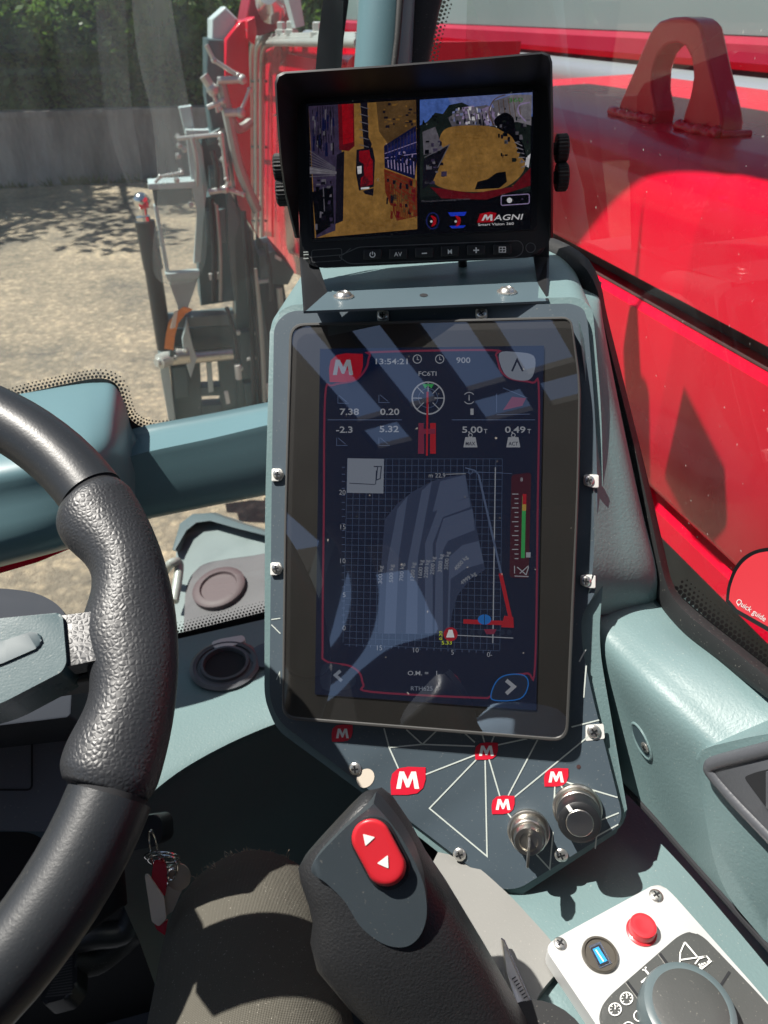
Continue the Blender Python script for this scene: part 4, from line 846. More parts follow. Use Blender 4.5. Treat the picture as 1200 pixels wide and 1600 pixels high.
cv.line(ell(669, 622, 25, 25, 40), 2.2, D['txt'], 4, True); cv.line(ell(669, 622, 15, 15, 30), 1, D['dim'], 4, True)
for k in range(8): a = k * math.pi / 4; cv.line([(669 + 10 * math.cos(a), 622 + 10 * math.sin(a)), (669 + 24 * math.cos(a), 622 + 24 * math.sin(a))], 1.3, D['txt'], 5)
cv.poly([(660, 600), (678, 600), (674, 607), (669, 602), (664, 607)], D['grn'], 6); cv.line([(668, 612), (667, 712)], 3, D['red'], 7)
cv.poly([(654, 661), (662, 661), (663, 709), (653, 709)], D['wine'], 5); cv.poly([(672, 661), (681, 661), (681, 709), (672, 709)], D['red'], 5); cv.poly([(655, 670), (680, 670), (680, 678), (655, 678)], D['wine'], 6)
cv.line(ell(733, 622, 9, 9, 20)[2:9], 1.3, D['txt'], 4); cv.line(ell(733, 622, 9, 9, 20)[12:19], 1.3, D['txt'], 4); cv.line([(733, 617), (733, 626)], 1.5, D['txt'], 4)
cv.line([(786, 606), (824, 622)], 1.2, D['dim'], 4); cv.line([(776, 648), (828, 647)], 1.2, D['dim'], 4); cv.poly([(786, 641), (800, 620), (822, 622), (816, 634)], D['wine'], 5); cv.line([(776, 615), (776, 644)], 1.1, D['dim'], 4)
for x in (735, 802): cv.poly([(x - 8, 683), (x + 8, 683), (x + 11, 699), (x - 11, 699)], D['txt'], 4); cv.line(ell(x, 680, 3, 3, 10), 1.4, D['txt'], 5, True); T('MAX' if x < 780 else 'ACT', x, 696, 6, 'bg', .5, w_=15)
# load chart
gx0, gx1, gy0, gy1 = 543, 785, 717, 1012
for k in range(25):
    x = gx0 + (gx1 - gx0) * k / 24; cv.line([(x, gy0), (x - 4 - 3 * (1 - k / 24), gy1 - 8 + 12 * k / 24)], .9, D['grid'], 2)
for k in range(29):
    y = gy0 + (gy1 - gy0) * k / 28; cv.line([(gx0 - 5 * k / 28, y - 5 * k / 28), (gx1 - 4 * k / 28, y + 5 * k / 28)], .9, D['grid'], 2)
cv.poly([(543, 716), (600, 717), (599, 771), (542, 770)], D['grey'], 5); cv.line([(546, 755), (585, 757), (587, 756), (588, 735)], 1.2, D['dkb'], 6); cv.line([(584, 729), (596, 729), (594, 748), (588, 750), (590, 729)], 1.5, D['dkb'], 6)
tops = [(601, 812), (628, 780), (648, 762), (660, 765), (676, 756), (688, 750), (727, 741)]
cv.poly([(590, 990), (596, 880), (601, 812), (620, 788), (645, 768), (675, 752), (700, 745), (727, 741), (758, 890), (735, 905), (715, 930), (706, 960), (703, 990)], D['b2'], 3)
def strip(a, b): cv.poly(a + b[::-1], D['b1'], 4)
strip([(600, 990), (605, 880), (621, 795)], [(618, 990), (623, 870), (637, 775)])
strip([(634, 990), (637, 880), (659, 767)], [(652, 990), (653, 870), (675, 752)])
strip([(664, 990), (664, 850), (684, 795), (733, 777)], [(676, 990), (676, 850), (692, 808), (735, 792)])
strip([(688, 752), (676, 800)], [(727, 742), (732, 776)])
strip([(679, 990), (681, 850), (693, 810), (738, 795)], [(692, 990), (692, 860), (700, 845), (742, 828)])
strip([(699, 985), (702, 870), (722, 852), (748, 845)], [(702, 985), (704, 905), (728, 888), (756, 880)])
for s_, x, y, a in (('300 kg', 597, 912, 88), ('500 kg', 614, 910, 88), ('700 kg', 630, 908, 87), ('1200 kg', 647, 907, 86), ('1600 kg', 659, 903, 85), ('2200 kg', 668, 903, 85), ('2500 kg', 678, 898, 85), ('3000 kg', 690, 894, 85), ('3500 kg', 700, 890, 85), ('4000 kg', 713, 892, 48), ('4999 kg', 722, 914, 36)): T(s_, x, y, 6.5, 'txt', 0, a, 28, .0)
T('m 22,9', 670, 746, 7, w_=26, b=0); cv.line([(697, 741), (728, 740)], 1, D['txt'], 5)
for s_, y in (('20', 773), ('15', 827), ('10', 880), ('5', 933), ('0', 985)): T(s_, 540, y, 8, 'txt', 1, b=0)
for k, y in enumerate(range(730, 985, 11)): cv.line([(534, y), (539, y)], 1, D['dim'], 3)
for s_, x in (('15', 593), ('10', 650), ('5', 707), ('0-', 765)): T(s_, x, 1016 + (x - 593) * .06, 8, 'txt', .5, b=0)
for x in range(546, 770, 11): cv.line([(x, 1006 + (x - 546) * .05), (x, 1010 + (x - 546) * .05)], 1, D['dim'], 3)
cv.line([(774, 730), (770, 1005)], 1.6, D['txt'], 5); cv.line([(702, 992), (802, 997)], 1.4, D['txt'], 5); cv.line([(738, 737), (800, 740)], .9, D['dim'], 4)
cv.line([(748, 742), (783, 896)], 3.2, D['dim'], 6); cv.line([(782, 896), (798, 968)], 6, D['red'], 7); cv.line([(724, 971), (800, 974)], 7, D['red'], 7); cv.poly([(788, 962), (802, 964), (803, 981), (783, 980)], D['red'], 8)
cv.dot(757, 968, 10.5, D['blu'], 9, 20, 8); cv.line([(757, 960), (757, 976)], 1, D['bg'], 10); cv.poly([(756, 983), (776, 983), (772, 991), (760, 991)], D['wine'], 7)
for x in (738, 750, 785, 796): cv.dot(x, 988, 4, D['dkb'], 6, 12)
cv.line([(727, 731), (742, 735), (748, 742)], 2, D['dim'], 6); cv.line(ell(735, 737, 3, 4, 10), 1, D['dim'], 6, True)
cv.dot(704, 991, 11, D['red'], 9, 20); cv.poly([(701, 984), (707, 984), (710, 996), (697, 996)], D['white'], 10); T('5.33', 690, 1007, 6, 'yel', w_=16); T('0.20', 691, 1000, 5, 'yel', 0, 90, 14)
cv.poly(rnd_poly([(799, 742), (830, 738), (826, 904), (796, 902)], 6), D['wine2'], 3); T('8', 815, 752, 6, 'txt', .5)
for k in range(15): y = 772 + k * 7.2; cv.line([(804 if k % 3 else 800, y), (810, y)], 1.4, D['txt'], 5)
cv.line([(819, 775), (817, 872)], 6, D['grn'], 5); cv.line([(819.6, 772), (819.2, 788)], 6, D['red'], 6); cv.line([(819.2, 788), (819, 798)], 6, D['olive'], 6)
cv.poly([(822, 863), (829, 863), (829, 871), (822, 871)], D['txt'], 6); cv.line([(804, 900), (826, 901)], 1.4, D['txt'], 5); cv.line([(808, 886), (822, 898), (826, 886)], 1.6, D['txt'], 5); cv.line([(812, 896), (826, 884)], 1.6, D['txt'], 5); cv.line([(804, 884), (804, 896)], 1.4, D['txt'], 5)
T('O.M. =   1', 637, 1055, 7, w_=46); T('RTH625', 642, 1079, 7, 'grey', w_=34, b=0)
cv.done('display', ts)
bm = nb(); bm.faces.new([bm.verts.new(p) for p in poly3(S, bi, .0022)]); done(bm, 'cover_glass', M['screenglass'], ts, smooth=False)

# key switch and selector on the faceplate
ks = thing('key_switch', 'round metal key switch with inserted key on the printed faceplate', 'key switch', S.at(815, 1310, -.012))
bm = nb(); c = S.at(826, 1296, -.012)
lathe(bm, [(.0135, 0), (.0135, .0035), (.0125, .004), (.0115, .004), (.0112, .013), (.0105, .0138), (.0095, .0138), (.0092, .018), (.0085, .020), (.006, .020), (.0055, .0185), (.0001, .0185)], c, S.n, 36); done(bm, 'barrel', M['steel'], ks)
bm = nb(); kc = c + S.n * .0185; u = S.n; v = (S.at(812, 1380, .0) - S.at(818, 1290, 0)).normalized(); sd = u.cross(v).normalized()
def kp(a, b): return kc + u * a + v * b - sd * .0007
prism(bm, [kp(-.002, -.0035), kp(.006, -.0035), kp(.009, -.006), (kp(.018, -.009)), kp(.024, -.006), kp(.026, 0), kp(.024, .006), kp(.018, .009), kp(.009, .006), kp(.006, .0035), kp(-.002, .0035)], sd * .0014, 0, .0003, 2)
done(bm, 'key', M['steel'], ks)
sk_ = thing('selector_knob', 'black selector knob with silver cap under a red emblem', 'knob', S.at(890, 1285, -.012))
bm = nb(); c = S.at(902, 1262, -.012)
lathe(bm, [(.0155, 0), (.0155, .003), (.0145, .0042), (.0135, .0042), (.0132, .009), (.012, .010), (.0001, .010)], c, S.n, 36); done(bm, 'collar', M['steel'], sk_)
bm = nb(); c2 = c + S.n * .010; lathe(bm, [(.0125, 0), (.0132, .001), (.0132, .012), (.0125, .0148), (.0105, .016), (.0085, .016), (.0085, .0155), (.0001, .0155)], c2, S.n, 40); done(bm, 'cap', M['black'], sk_)
bm = nb(); lathe(bm, [(.0083, .0152), (.0083, .0162), (.0078, .0166), (.0001, .0166)], c2, S.n, 30); done(bm, 'cap_disc', M['steel'], sk_)
bm = nb(); Sx = (S.at(700, 900) - S.at(600, 900)).normalized(); Sy = S.n.cross(Sx); a = c2 + S.n * .0162
d_ = (Sy * .82 - Sx * .55).normalized(); e_ = S.n.cross(d_); sg = 1 if d_.dot(UP) > 0 else -1
prism(bm, [a + d_ * sg * .0086 - e_ * .0012, a + d_ * sg * .0086 + e_ * .0012, a + d_ * sg * .0128 + e_ * .0012, a + d_ * sg * .0128 - e_ * .0012], S.n * .0006); done(bm, 'pointer', M['white_print'], sk_)

# ================================================================ camera monitor on its bracket
Mo = Plane.of((478, 160, .52), (835, 140, .514), (490, 370, .545))
mon = thing('camera_monitor', 'black hooded camera monitor on a bracket showing two camera pictures', 'monitor', P(660, 470, .50))
mb = rnd_poly([(462, 148), (846, 124), (862, 140), (862, 372), (845, 401), (495, 419), (474, 408), (464, 300)], [14, 14, 10, 24, 16, 18, 14, 10])
prism_px('housing', Mo, mb, 0, .024, 'black2', mon, .003)
hf = [(464, 372, .000), (456, 340, .010), (447, 300, .028), (440, 250, .040), (434, 170, .046), (432, 132, .047), (436, 120, .047), (446, 115, .047), (600, 105, .047), (760, 92, .047), (846, 84, .047), (856, 88, .047), (860, 100, .047), (862, 200, .042), (862, 280, .025), (861, 345, .006), (861, 372, 0)]
hb = [(468, 372), (467, 340), (466, 300), (465, 250), (464, 190), (466, 165), (472, 158), (482, 154), (600, 147), (740, 138), (836, 132), (848, 134), (855, 142), (858, 200), (858, 280), (858, 345), (858, 372)]
bm = nb(); rings(bm, [[Mo.at(a[0], a[1], a[2]), Mo.at(*b, .0005), Mo.at(*b, -.02), Mo.at(a[0] - (3 if a[0] < 500 else -3 if a[0] > 840 else 0), a[1] - (3 if a[1] < 140 else 0), a[2] - .0015)] for a, b in zip(hf, hb)], closed=False)
done(bm, 'hood', M['hood'], mon, sharp=45)
prism_px('screen_frame', Mo, rnd_poly([(472, 162), (842, 140), (838, 360), (484, 378)], 8), .0006, .0006, mat('screen surround', (.010, .012, .016), .3), mon, .0002)
N_ = {}
for k, c_ in dict(sand=(150, 108, 48), sand2=(128, 92, 44), dark=(22, 20, 32), purple=(52, 46, 68), blue=(30, 36, 92), blued=(18, 22, 58), red=(168, 14, 28), redd=(98, 18, 28), brick=(104, 40, 26), sky=(74, 104, 176), skyl=(122, 128, 168), tree=(18, 26, 30), grey=(86, 84, 92), lgrey=(122, 118, 126), blk=(8, 9, 16), wht=(214, 212, 216), lilac=(148, 132, 170), brown=(84, 62, 38), glowb=(30, 60, 200), green=(50, 120, 40)).items(): N_[k] = glow('picture ' + k, srgb(*c_), .8)
for _m in N_.values():
    _t = _m.node_tree; _b = _t.nodes['Principled BSDF']; _c = _b.inputs['Emission Color'].default_value[:]; _tc = _t.nodes.new('ShaderNodeTexCoord'); _n = _t.nodes.new('ShaderNodeTexNoise'); _n.inputs['Scale'].default_value = 260; _n.inputs['Detail'].default_value = 5; _n.inputs['Roughness'].default_value = .75
    _x = _t.nodes.new('ShaderNodeMapRange'); _x.inputs[1].default_value = .3; _x.inputs[2].default_value = .7; _x.inputs[3].default_value = .55; _x.inputs[4].default_value = 1.12
    _t.links.new(_tc.outputs['Object'], _n.inputs['Vector']); _t.links.new(_n.outputs['Fac'], _x.inputs[0])
    _k = _t.nodes.new('ShaderNodeMath'); _k.operation = 'MULTIPLY'; _k.inputs[1].default_value = _b.inputs['Emission Strength'].default_value; _t.links.new(_x.outputs[0], _k.inputs[0]); _t.links.new(_k.outputs[0], _b.inputs['Emission Strength'])
def sandy(name, c1, c2):
    m = N_[name]; t = m.node_tree; b = t.nodes['Principled BSDF']; tc = t.nodes.new('ShaderNodeTexCoord'); n = t.nodes.new('ShaderNodeTexNoise'); n.inputs['Scale'].default_value = 60; n.inputs['Detail'].default_value = 6
    mx = t.nodes.new('ShaderNodeMix'); mx.data_type = 'RGBA'; mx.inputs[6].default_value = srgb(*c1); mx.inputs[7].default_value = srgb(*c2)
    t.links.new(tc.outputs['Object'], n.inputs['Vector']); t.links.new(n.outputs['Fac'], mx.inputs[0]); t.links.new(mx.outputs[2], b.inputs['Emission Color'])
sandy('sand', (108, 78, 40), (168, 126, 66)); sandy('purple', (30, 26, 44), (74, 64, 92)); sandy('brown', (60, 44, 30), (112, 84, 50)); sandy('grey', (56, 54, 64), (122, 118, 128)); sandy('tree', (8, 12, 18), (40, 50, 46)); sandy('brick', (64, 22, 18), (140, 56, 34))
cv = Canvas(Mo, .0010, .00012); q = lambda m, *p: cv.poly(p, N_[m], q.l); q.l = 1
def lay(l): q.l = l
cv.poly([(478, 162), (835, 140), (829, 358), (488, 374)], N_['blk'], 1)
lay(2); q('sand', (482, 166), (650, 156), (652, 358), (492, 372))
lay(3); q('purple', (482, 166), (531, 163), (534, 240), (527, 270), (524, 360), (494, 372)); q('brown', (588, 160), (650, 156), (650, 195), (610, 230), (592, 205))
lay(4); q('redd', (528, 163), (553, 162), (554, 228), (545, 236), (530, 234)); q('red', (534, 163), (552, 162), (552, 222), (536, 226)); q('dark', (526, 242), (538, 236), (536, 345), (524, 350)); q('lgrey', (484, 260), (526, 268), (526, 272), (484, 272))
for k in range(9): cv.line([(484, 236 + k * 5), (524, 262 + k * 1.5)], 1.1, N_['grey'], 5)
for k in range(7): cv.line([(496 + k * 4, 166), (498 + k * 4, 240 - k * 4)], 1.2, N_['dark'], 5)
cv.line([(505, 292), (507, 330)], 1.5, N_['grey'], 5); q('blk', (488, 300), (520, 290), (522, 350), (494, 368))
lay(6); q('dark', (563, 161), (574, 160), (576, 215), (581, 225), (577, 240), (569, 235), (566, 200))
for k in range(6): cv.line([(562, 166 + k * 12), (576, 170 + k * 12)], 1.4, N_['grey'], 7)
q('blued', (600, 228), (650, 196), (651, 252), (648, 280), (601, 262)); q('blue', (606, 232), (650, 205), (650, 240), (604, 246))
lay(7); q('brick', (600, 264), (651, 282), (652, 338), (620, 345), (602, 300))
for k in range(9):
    x = 606 + k * 5; cv.line([(x, 250 - k * .3), (x + 1, 262 + k * 1.4)], 1.6, N_['lilac'], 8); cv.line([(x, 226 - k * 3), (x, 240 - k * 1)], 1.2, N_['purple'], 8)
cv.line([(601, 247), (651, 240)], 1.2, N_['lilac'], 8); cv.line([(601, 240), (651, 222)], 1, N_['lilac'], 8)
for k in range(8): cv.line([(602 + k * 2, 270 + k * 6), (651, 292 + k * 7)], 1, N_['brown'], 8)
for k in range(8): cv.line([(616 + k * 3, 296 + k * 3), (618 + k * 3, 336 + k)], 1.2, N_['sand2'], 8)
lay(9); q('dark', (557, 234), (582, 230), (586, 250), (584, 292), (561, 298), (556, 270)); q('red', (561, 236), (577, 234), (579, 246), (583, 250), (583, 288), (563, 293), (564, 278), (569, 274), (568, 256), (561, 252)); q('dark', (567, 298), (584, 294), (583, 306), (570, 303))
lay(10); q('wht', (558, 260), (565, 259), (565, 271), (559, 272)); q('wht', (564, 293), (577, 292), (577, 295), (564, 296))
# right hand picture
lay(3); q('sky', (656, 156), (832, 144), (832, 182), (656, 202)); q('skyl', (700, 153), (832, 144), (832, 178), (715, 184))
lay(4); q('tree', (656, 196), (668, 190), (680, 176), (692, 178), (702, 164), (722, 160), (734, 166), (742, 176), (820, 175), (829, 182), (829, 300), (656, 314))
lay(5); q('grey', (700, 184), (722, 170), (760, 164), (775, 170), (786, 198), (744, 196), (708, 202)); q('lilac', (722, 168), (740, 165), (744, 182), (724, 186)); q('lilac', (748, 172), (768, 164), (776, 192), (760, 196))
for k in range(7): cv.line([(724 + k * 7, 168 + (k % 3) * 3), (728 + k * 7, 194 - (k % 2) * 5)], 1.6, N_['wht'] if k % 2 else N_['dark'], 6)
lay(5); q('lgrey', (768, 160), (800, 148), (831, 148), (830, 196), (806, 190), (790, 198)); q('grey', (770, 158), (796, 150), (804, 186), (776, 190))
cv.line(spl2([(772, 196), (764, 176), (772, 156), (790, 148)], 4), 1.4, N_['brown'], 7); cv.line(spl2([(822, 190), (810, 176), (812, 164), (828, 160)], 4), 2.2, N_['lilac'], 7)
for k in range(5): cv.line([(778 + k * 8, 156 - k), (782 + k * 8, 184)], 1, N_['brown'], 6)
lay(7); q('sand', *spl2([(684, 232), (690, 208), (706, 198), (745, 196), (776, 200), (800, 214), (816, 240), (820, 262), (806, 282), (780, 296), (740, 300), (700, 296), (676, 284), (680, 260)], 5, True))
lay(8); q('blk', *spl2([(772, 188), (788, 176), (802, 184), (806, 204), (818, 226), (822, 250), (814, 244), (800, 214), (780, 202)], 4, True)); q('grey', (660, 206), (680, 198), (692, 232), (686, 238), (662, 242)); q('dark', (662, 250), (702, 226), (676, 284), (660, 296))
cv.line([(663, 246), (702, 226), (684, 262)], 1.5, N_['grey'], 9); q('wht', (822, 246), (829, 240), (826, 262), (820, 258)); q('redd', (672, 292), (740, 302), (800, 292), (829, 262), (829, 290), (760, 312), (690, 310))
for k in range(6): cv.line([(804 + k * 2, 222 + k * 8), (816 + k * 1.5, 228 + k * 6)], 1.6, N_['lgrey'], 9)
lay(9); q('blk', (742, 296), (746, 284), (762, 280), (776, 270), (790, 268), (792, 284), (780, 294))
lay(4); q('blk', (656, 308), (829, 296), (828, 358), (656, 366))
cv.line(rnd_poly([(783, 306), (827, 303), (827, 318), (783, 321)], 3), 1.5, N_['lilac'], 10, True); cv.dot(796, 313, 4.2, N_['wht'], 10, 14); cv.dot(816, 311, 1.6, N_['purple'], 10, 8)
for x, ry in ((676, 0), (714, 1)):
    if not ry: cv.line(ell(x, 345, 9.5, 12.5, 26), 2, N_['blue'], 9, True)
    else: q('glowb', (x - 14, 332), (x + 15, 331), (x + 12, 337), (x - 10, 338)); q('glowb', (x - 12, 353), (x + 14, 352), (x + 10, 356), (x - 8, 357))
    lay(10); q('red', *spl2([(x - 3, 337), (x + 5, 340), (x + 5, 350), (x - 2, 354), (x + 1, 345)], 4, True)); cv.dot(x - 2, 346, 2, N_['wht'], 11, 8)
def clutter(n, x0, y0, x1, y1, cols, w0, w1, h0, h1, l, sk=0):
    for _ in range(n):
        x, y = rnd.uniform(x0, x1), rnd.uniform(y0, y1); a, b = rnd.uniform(w0, w1), rnd.uniform(h0, h1)
        cv.poly([(x, y), (x + a, y - a * .05 + sk * a), (x + a + rnd.uniform(-1, 1), y + b + sk * a), (x + rnd.uniform(-1, 1), y + b)], N_[rnd.choice(cols)], l + rnd.choice((0, .3, .6)))
clutter(40, 486, 170, 520, 230, ('dark', 'purple', 'grey', 'blued'), 1, 4, 6, 26, 5.2)
clutter(26, 490, 280, 518, 350, ('dark', 'purple', 'blk', 'grey'), 2, 7, 2, 10, 5.2)
clutter(34, 603, 236, 646, 252, ('blue', 'blued', 'lilac', 'dark'), 1.5, 4, 3, 9, 8.4, .1)
clutter(44, 604, 276, 647, 330, ('brick', 'brown', 'redd', 'dark', 'sand2'), 1.5, 5, 3, 12, 8.4, .15)
clutter(30, 596, 160, 646, 200, ('brown', 'sand2', 'dark'), 2, 7, 1, 4, 4.3)
clutter(60, 704, 166, 790, 192, ('grey', 'lgrey', 'lilac', 'dark', 'wht', 'skyl'), 1.5, 5, 2, 8, 6.3)
clutter(36, 776, 180, 824, 250, ('blk', 'dark', 'grey', 'tree'), 2, 6, 2, 8, 8.4)
clutter(26, 662, 212, 690, 284, ('dark', 'grey', 'blk', 'purple'), 3, 9, 2, 8, 8.2)
clutter(30, 660, 180, 730, 196, ('tree', 'blk'), 2, 6, 2, 6, 4.4)
clutter(50, 545, 166, 646, 360, ('sand', 'sand2'), 3, 10, .6, 1.6, 2.3); clutter(40, 690, 206, 800, 290, ('sand', 'sand2'), 4, 14, .6, 1.4, 7.3)
q.l = 10; q('red', (745, 348), (750, 334), (766, 331), (776, 333), (771, 347)); cv.M(762, 340, 17, 9.5, N_['wht'], 13, .25); cv.text('AGNI', 771, 344.4, 9, N_['wht'], 12, 2, 0, 47, .01, .2); cv.text('Smart Vision 360', 747, 353, 4, N_['wht'], 12, 2, 0, 56, .01)
cv.text('Please check surroundings for safety', 659, 316, 3.2, N_['grey'], 11, 3, 0, 76)
for k in range(5): cv.text('360', 795 + k, 160, 7, N_['green'], 12, 3, 0, 22) if k == 0 else None
cv.done('display', mon)
bm = nb(); bm.faces.new([bm.verts.new(p) for p in poly3(Mo, [(477, 160), (836, 138), (830, 360), (487, 376)], .0032)]); done(bm, 'screen_glass', M['monglass'], mon, smooth=False)
cv = Canvas(Mo, .0008, .0001)
pl_ = mat('grey panel line', (.10, .105, .11), .5)
cv.line(rnd_poly([(548, 392), (560, 386), (812, 376), (818, 384), (816, 396), (806, 402), (560, 412), (545, 412), (528, 400)], 6), 1.2, pl_, 1, True); cv.line([(484, 402), (536, 398), (548, 388)], 1.2, pl_, 1); cv.line(rnd_poly([(487, 391), (534, 388), (534, 407), (487, 410)], 4), 1, pl_, 1, True)
for y in (394, 398, 404): cv.line([(474, y), (482, y - .5)], 1.6, M['line_print'], 1)
cv.dot(829, 387, 7, M['matt_black'], 1); cv.line(ell(829, 387, 7.5, 7.5, 20), 1, pl_, 2, True); cv.done('panel_lines', mon)
for k, (x, y) in enumerate(((582, 398), (622, 397), (663, 395), (703, 393), (744, 391), (785, 390))):
    b = prism_px('button', Mo, rnd_poly([(x - 14, y - 8), (x + 14, y - 9), (x + 14, y + 7), (x - 14, y + 8)], 2, 3), .0035, .004, 'black', mon, .0008)
    c3 = Canvas(Mo, .0037, .0001); m_ = M['white_print']
    if k == 0: c3.line([(x + 4 * math.sin(a), y - 4 * math.cos(a)) for a in [.6 + 5.1 * j / 12 for j in range(13)]], 1.5, m_); c3.line([(x, y - 5), (x, y)], 1.5, m_)
    elif k == 1: c3.text('AV', x, y + 3.5, 7, m_, 1, 2, .5)
    elif k == 2: c3.line([(x - 4, y + 1), (x + 4, y + .6)], 1.8, m_)
    elif k == 3: c3.text('M', x, y + 3.5, 7, m_, 1, 2, .5, None, .02)
    elif k == 4: c3.line([(x - 4.5, y + .2), (x + 4.5, y - .2)], 2, m_); c3.line([(x, y - 4.5), (x, y + 4.5)], 2, m_)
    else: c3.line([(x - 5, y - 4), (x + 5, y - 4), (x + 5, y + 4), (x - 5, y + 4)], 1.2, m_, 1, True); c3.line([(x, y - 4), (x, y + 4)], 1.2, m_); c3.line([(x - 5, y), (x + 5, y)], 1.2, m_)
    c3.done('button_symbol', b)
for x, y, sx in ((873, 232, 1), (873, 277, 1), (442, 262, -1), (446, 300, -1)):
    bm = nb(); ax = (Mo.at(800, 250) - Mo.at(500, 265)).normalized() * sx; c = Mo.at(x, y, -.012)
    lathe(bm, [(.004, -.006), (.004, -.002), (.0088, -.002), (.0095, -.001), (.0095, .005), (.008, .0062), (.0001, .0064)], c, ax, 48, 0, -.07); done(bm, 'thumb_knob', M['rubber'], mon, sharp=20)
BP = PZ(-.158)
prism_px('bracket', BP, [(474, 486), (857, 470), (842, 440), (512, 456)], 0, .0016, 'slate_frame', mon, vec=(0, 0, -.0016))
for fpt, bpt, xt in (((474, 486), (508, 456), 468), ((857, 470), (843, 441), 858)):
    bm = nb(); a, b = BP.at(*fpt), BP.at(*bpt); sx = 1 if xt < 600 else -1
    prism(bm, [a, b, Mo.at(xt + sx * 22, 400, -.028), Mo.at(xt + sx * 22, 230, -.030), Mo.at(xt, 230, -.028), Mo.at(xt, 402, -.0255)], RT * (.0015 * sx))
    done(bm, 'bracket_arm', M['black'], mon, smooth=False)
for x, y in ((537, 464), (792, 457)):
    bm = nb(); lathe(bm, [(.0068, 0), (.0068, .0008), (.0055, .0014), (.0055, .0014), (.0045, .003), (.003, .0036), (.0025, .003), (.0001, .003)], BP.at(x, y, 0), ZU, 28); done(bm, 'bolt', M['zinc'], mon)
bm = nb(); f = bm.faces.new([bm.verts.new(BP.at(*p, .0003)) for p in ell(662, 461, 6.5, 2.6, 18)]); done(bm, 'mounting_hole', M['matt_black'], mon)
bm = nb(); tube(bm, crom([Mo.at(722, 395, -.026), P(723, 415, .585), P(724, 432, .59), P(727, 446, .60), P(745, 452, .62)], 6), .0034, 10); done(bm, 'cable', M['rubber'], mon)

# ================================================================ steering wheel and column
WC = P(-400, 1090.7, .369); az, el = -1.711, 1.058
WN = V((math.cos(az) * math.cos(el), math.sin(az) * math.cos(el), math.sin(el))); WU = ZU.cross(WN).normalized(); WV = WN.cross(WU)
WP = Plane(WC, WN); WR = .185
swh = thing('steering_wheel', 'black steering wheel with pebbled leather grip at the left', 'steering wheel', WC - WN * .05)
def wang(x, y): p = WP.at(x, y) - WC; return math.atan2(p.dot(WV), p.dot(WU))
t1 = wang(150, 775); t0 = wang(172, 1236)
def rim(t, r=WR, h=0): return WC + WU * r * math.cos(t) + WV * r * math.sin(t) + WN * h
def arc(a, b, n): return [a + (b - a) * i / n for i in range(n + 1)]
bm = nb()
def rimtube(bm, ts, rf, ef, n=36):
    rs = []
    for t in ts:
        o = WU * math.cos(t) + WV * math.sin(t); r, inn = rf(t), ef(t)
        rs.append([rim(t) + o * (r * math.cos(a) - (inn * (1 - math.cos(a)) * .5)) + WN * (r * .95 * math.sin(a)) for a in [2 * math.pi * k / n for k in range(n)]])
    rings(bm, rs)
rimtube(bm, arc(t1 + .012, t0 - .012 + 2 * math.pi, 90), lambda t: .0178 + .0022 * max(0, 1 - abs(t - t0 - 2 * math.pi) / .9), lambda t: 0); done(bm, 'rim', M['rim'], swh, sharp=70)
bm = nb(); tm_ = wang(190, 990)
def bulge(t):
    u_ = (t - t0) / (t1 - t0); e = min(1, u_ / .05, (1 - u_) / .05)
    return .0172 + .0022 * math.sin(max(0, e) * math.pi / 2)
def inn(t):
    g = lambda c, w_: math.exp(-((t - c) / w_) ** 2)
    ta, tb = wang(150, 900), wang(165, 1075)
    return .0065 * g(wang(120, 830), .11) - .002 * g(ta, .1) + .010 * g(tm_, .13) + .0085 * g(wang(150, 1185), .14) 
rimtube(bm, arc(t0, t1, 120), bulge, inn, 48); done(bm, 'leather_grip', M['leather'], swh, sharp=70)
for t in (t0 - .006, t1 + .006):
    bm = nb(); rimtube(bm, [t - .008, t + .008], lambda t: .0168, lambda t: 0); done(bm, 'grip_seam', M['matt_black'], swh)
def wpoly(pts, h): return [WP.at(p[0], p[1], h) for p in pts]
bm = nb(); prism(bm, wpoly(rnd_poly([(90, 962), (176, 952), (186, 958), (191, 1008), (184, 1024), (130, 1036), (90, 1044)], [2, 8, 8, 8, 12, 10, 2]), .014), -WN * .014, 0, .0035, 3); done(bm, 'grip_tab', M['leather'], swh, sharp=60)
bm = nb(); prism(bm, wpoly(rnd_poly([(-200, 1010), (-20, 968), (92, 957), (98, 964), (104, 1036), (96, 1050), (0, 1100), (-200, 1160)], [5, 20, 4, 6, 8, 6, 20, 5]), .0165), -WN * .028, 0, .004, 3); done(bm, 'spoke', mat('teal grey spoke plastic', (.06, .10, .11), .25, var=.08, vscale=30, bump=('noise', 900, .08, .0005), dust=.2), swh, sharp=50)
bm = nb(); prism(bm, wpoly(rnd_poly([(-200, 1040), (0, 1003), (50, 986), (66, 992), (64, 1010), (0, 1038), (-200, 1090)], [5, 10, 10, 8, 10, 10, 5]), .0178), -WN * .003, 0, .001, 2); done(bm, 'spoke_inlay', M['dark_teal'], swh, sharp=50)
bm = nb(); lathe(bm, [(.001, .012), (.05, .012), (.06, .004), (.062, -.03), (.03, -.05), (.001, -.05)], WC, WN, 40); done(bm, 'hub', M['black'], swh)
bm = nb(); prism(bm, wpoly([(-200, 1060), (100, 1000), (150, 1030), (160, 1060), (60, 1075), (-200, 1150)], -.005), -WN * .02, 0, .004); done(bm, 'spoke_underside', M['black'], swh)
for sgn in (2.35, -2.5):
    bm = nb(); d_ = WU * math.cos(sgn) + WV * math.sin(sgn); sd_ = WN.cross(d_); a, b = WC + d_ * .05, WC + d_ * .175
    prism(bm, [a - sd_ * .02, b - sd_ * .016, b + sd_ * .016, a + sd_ * .02], -WN * .02, 0, .003); done(bm, 'spoke', M['black'], swh)

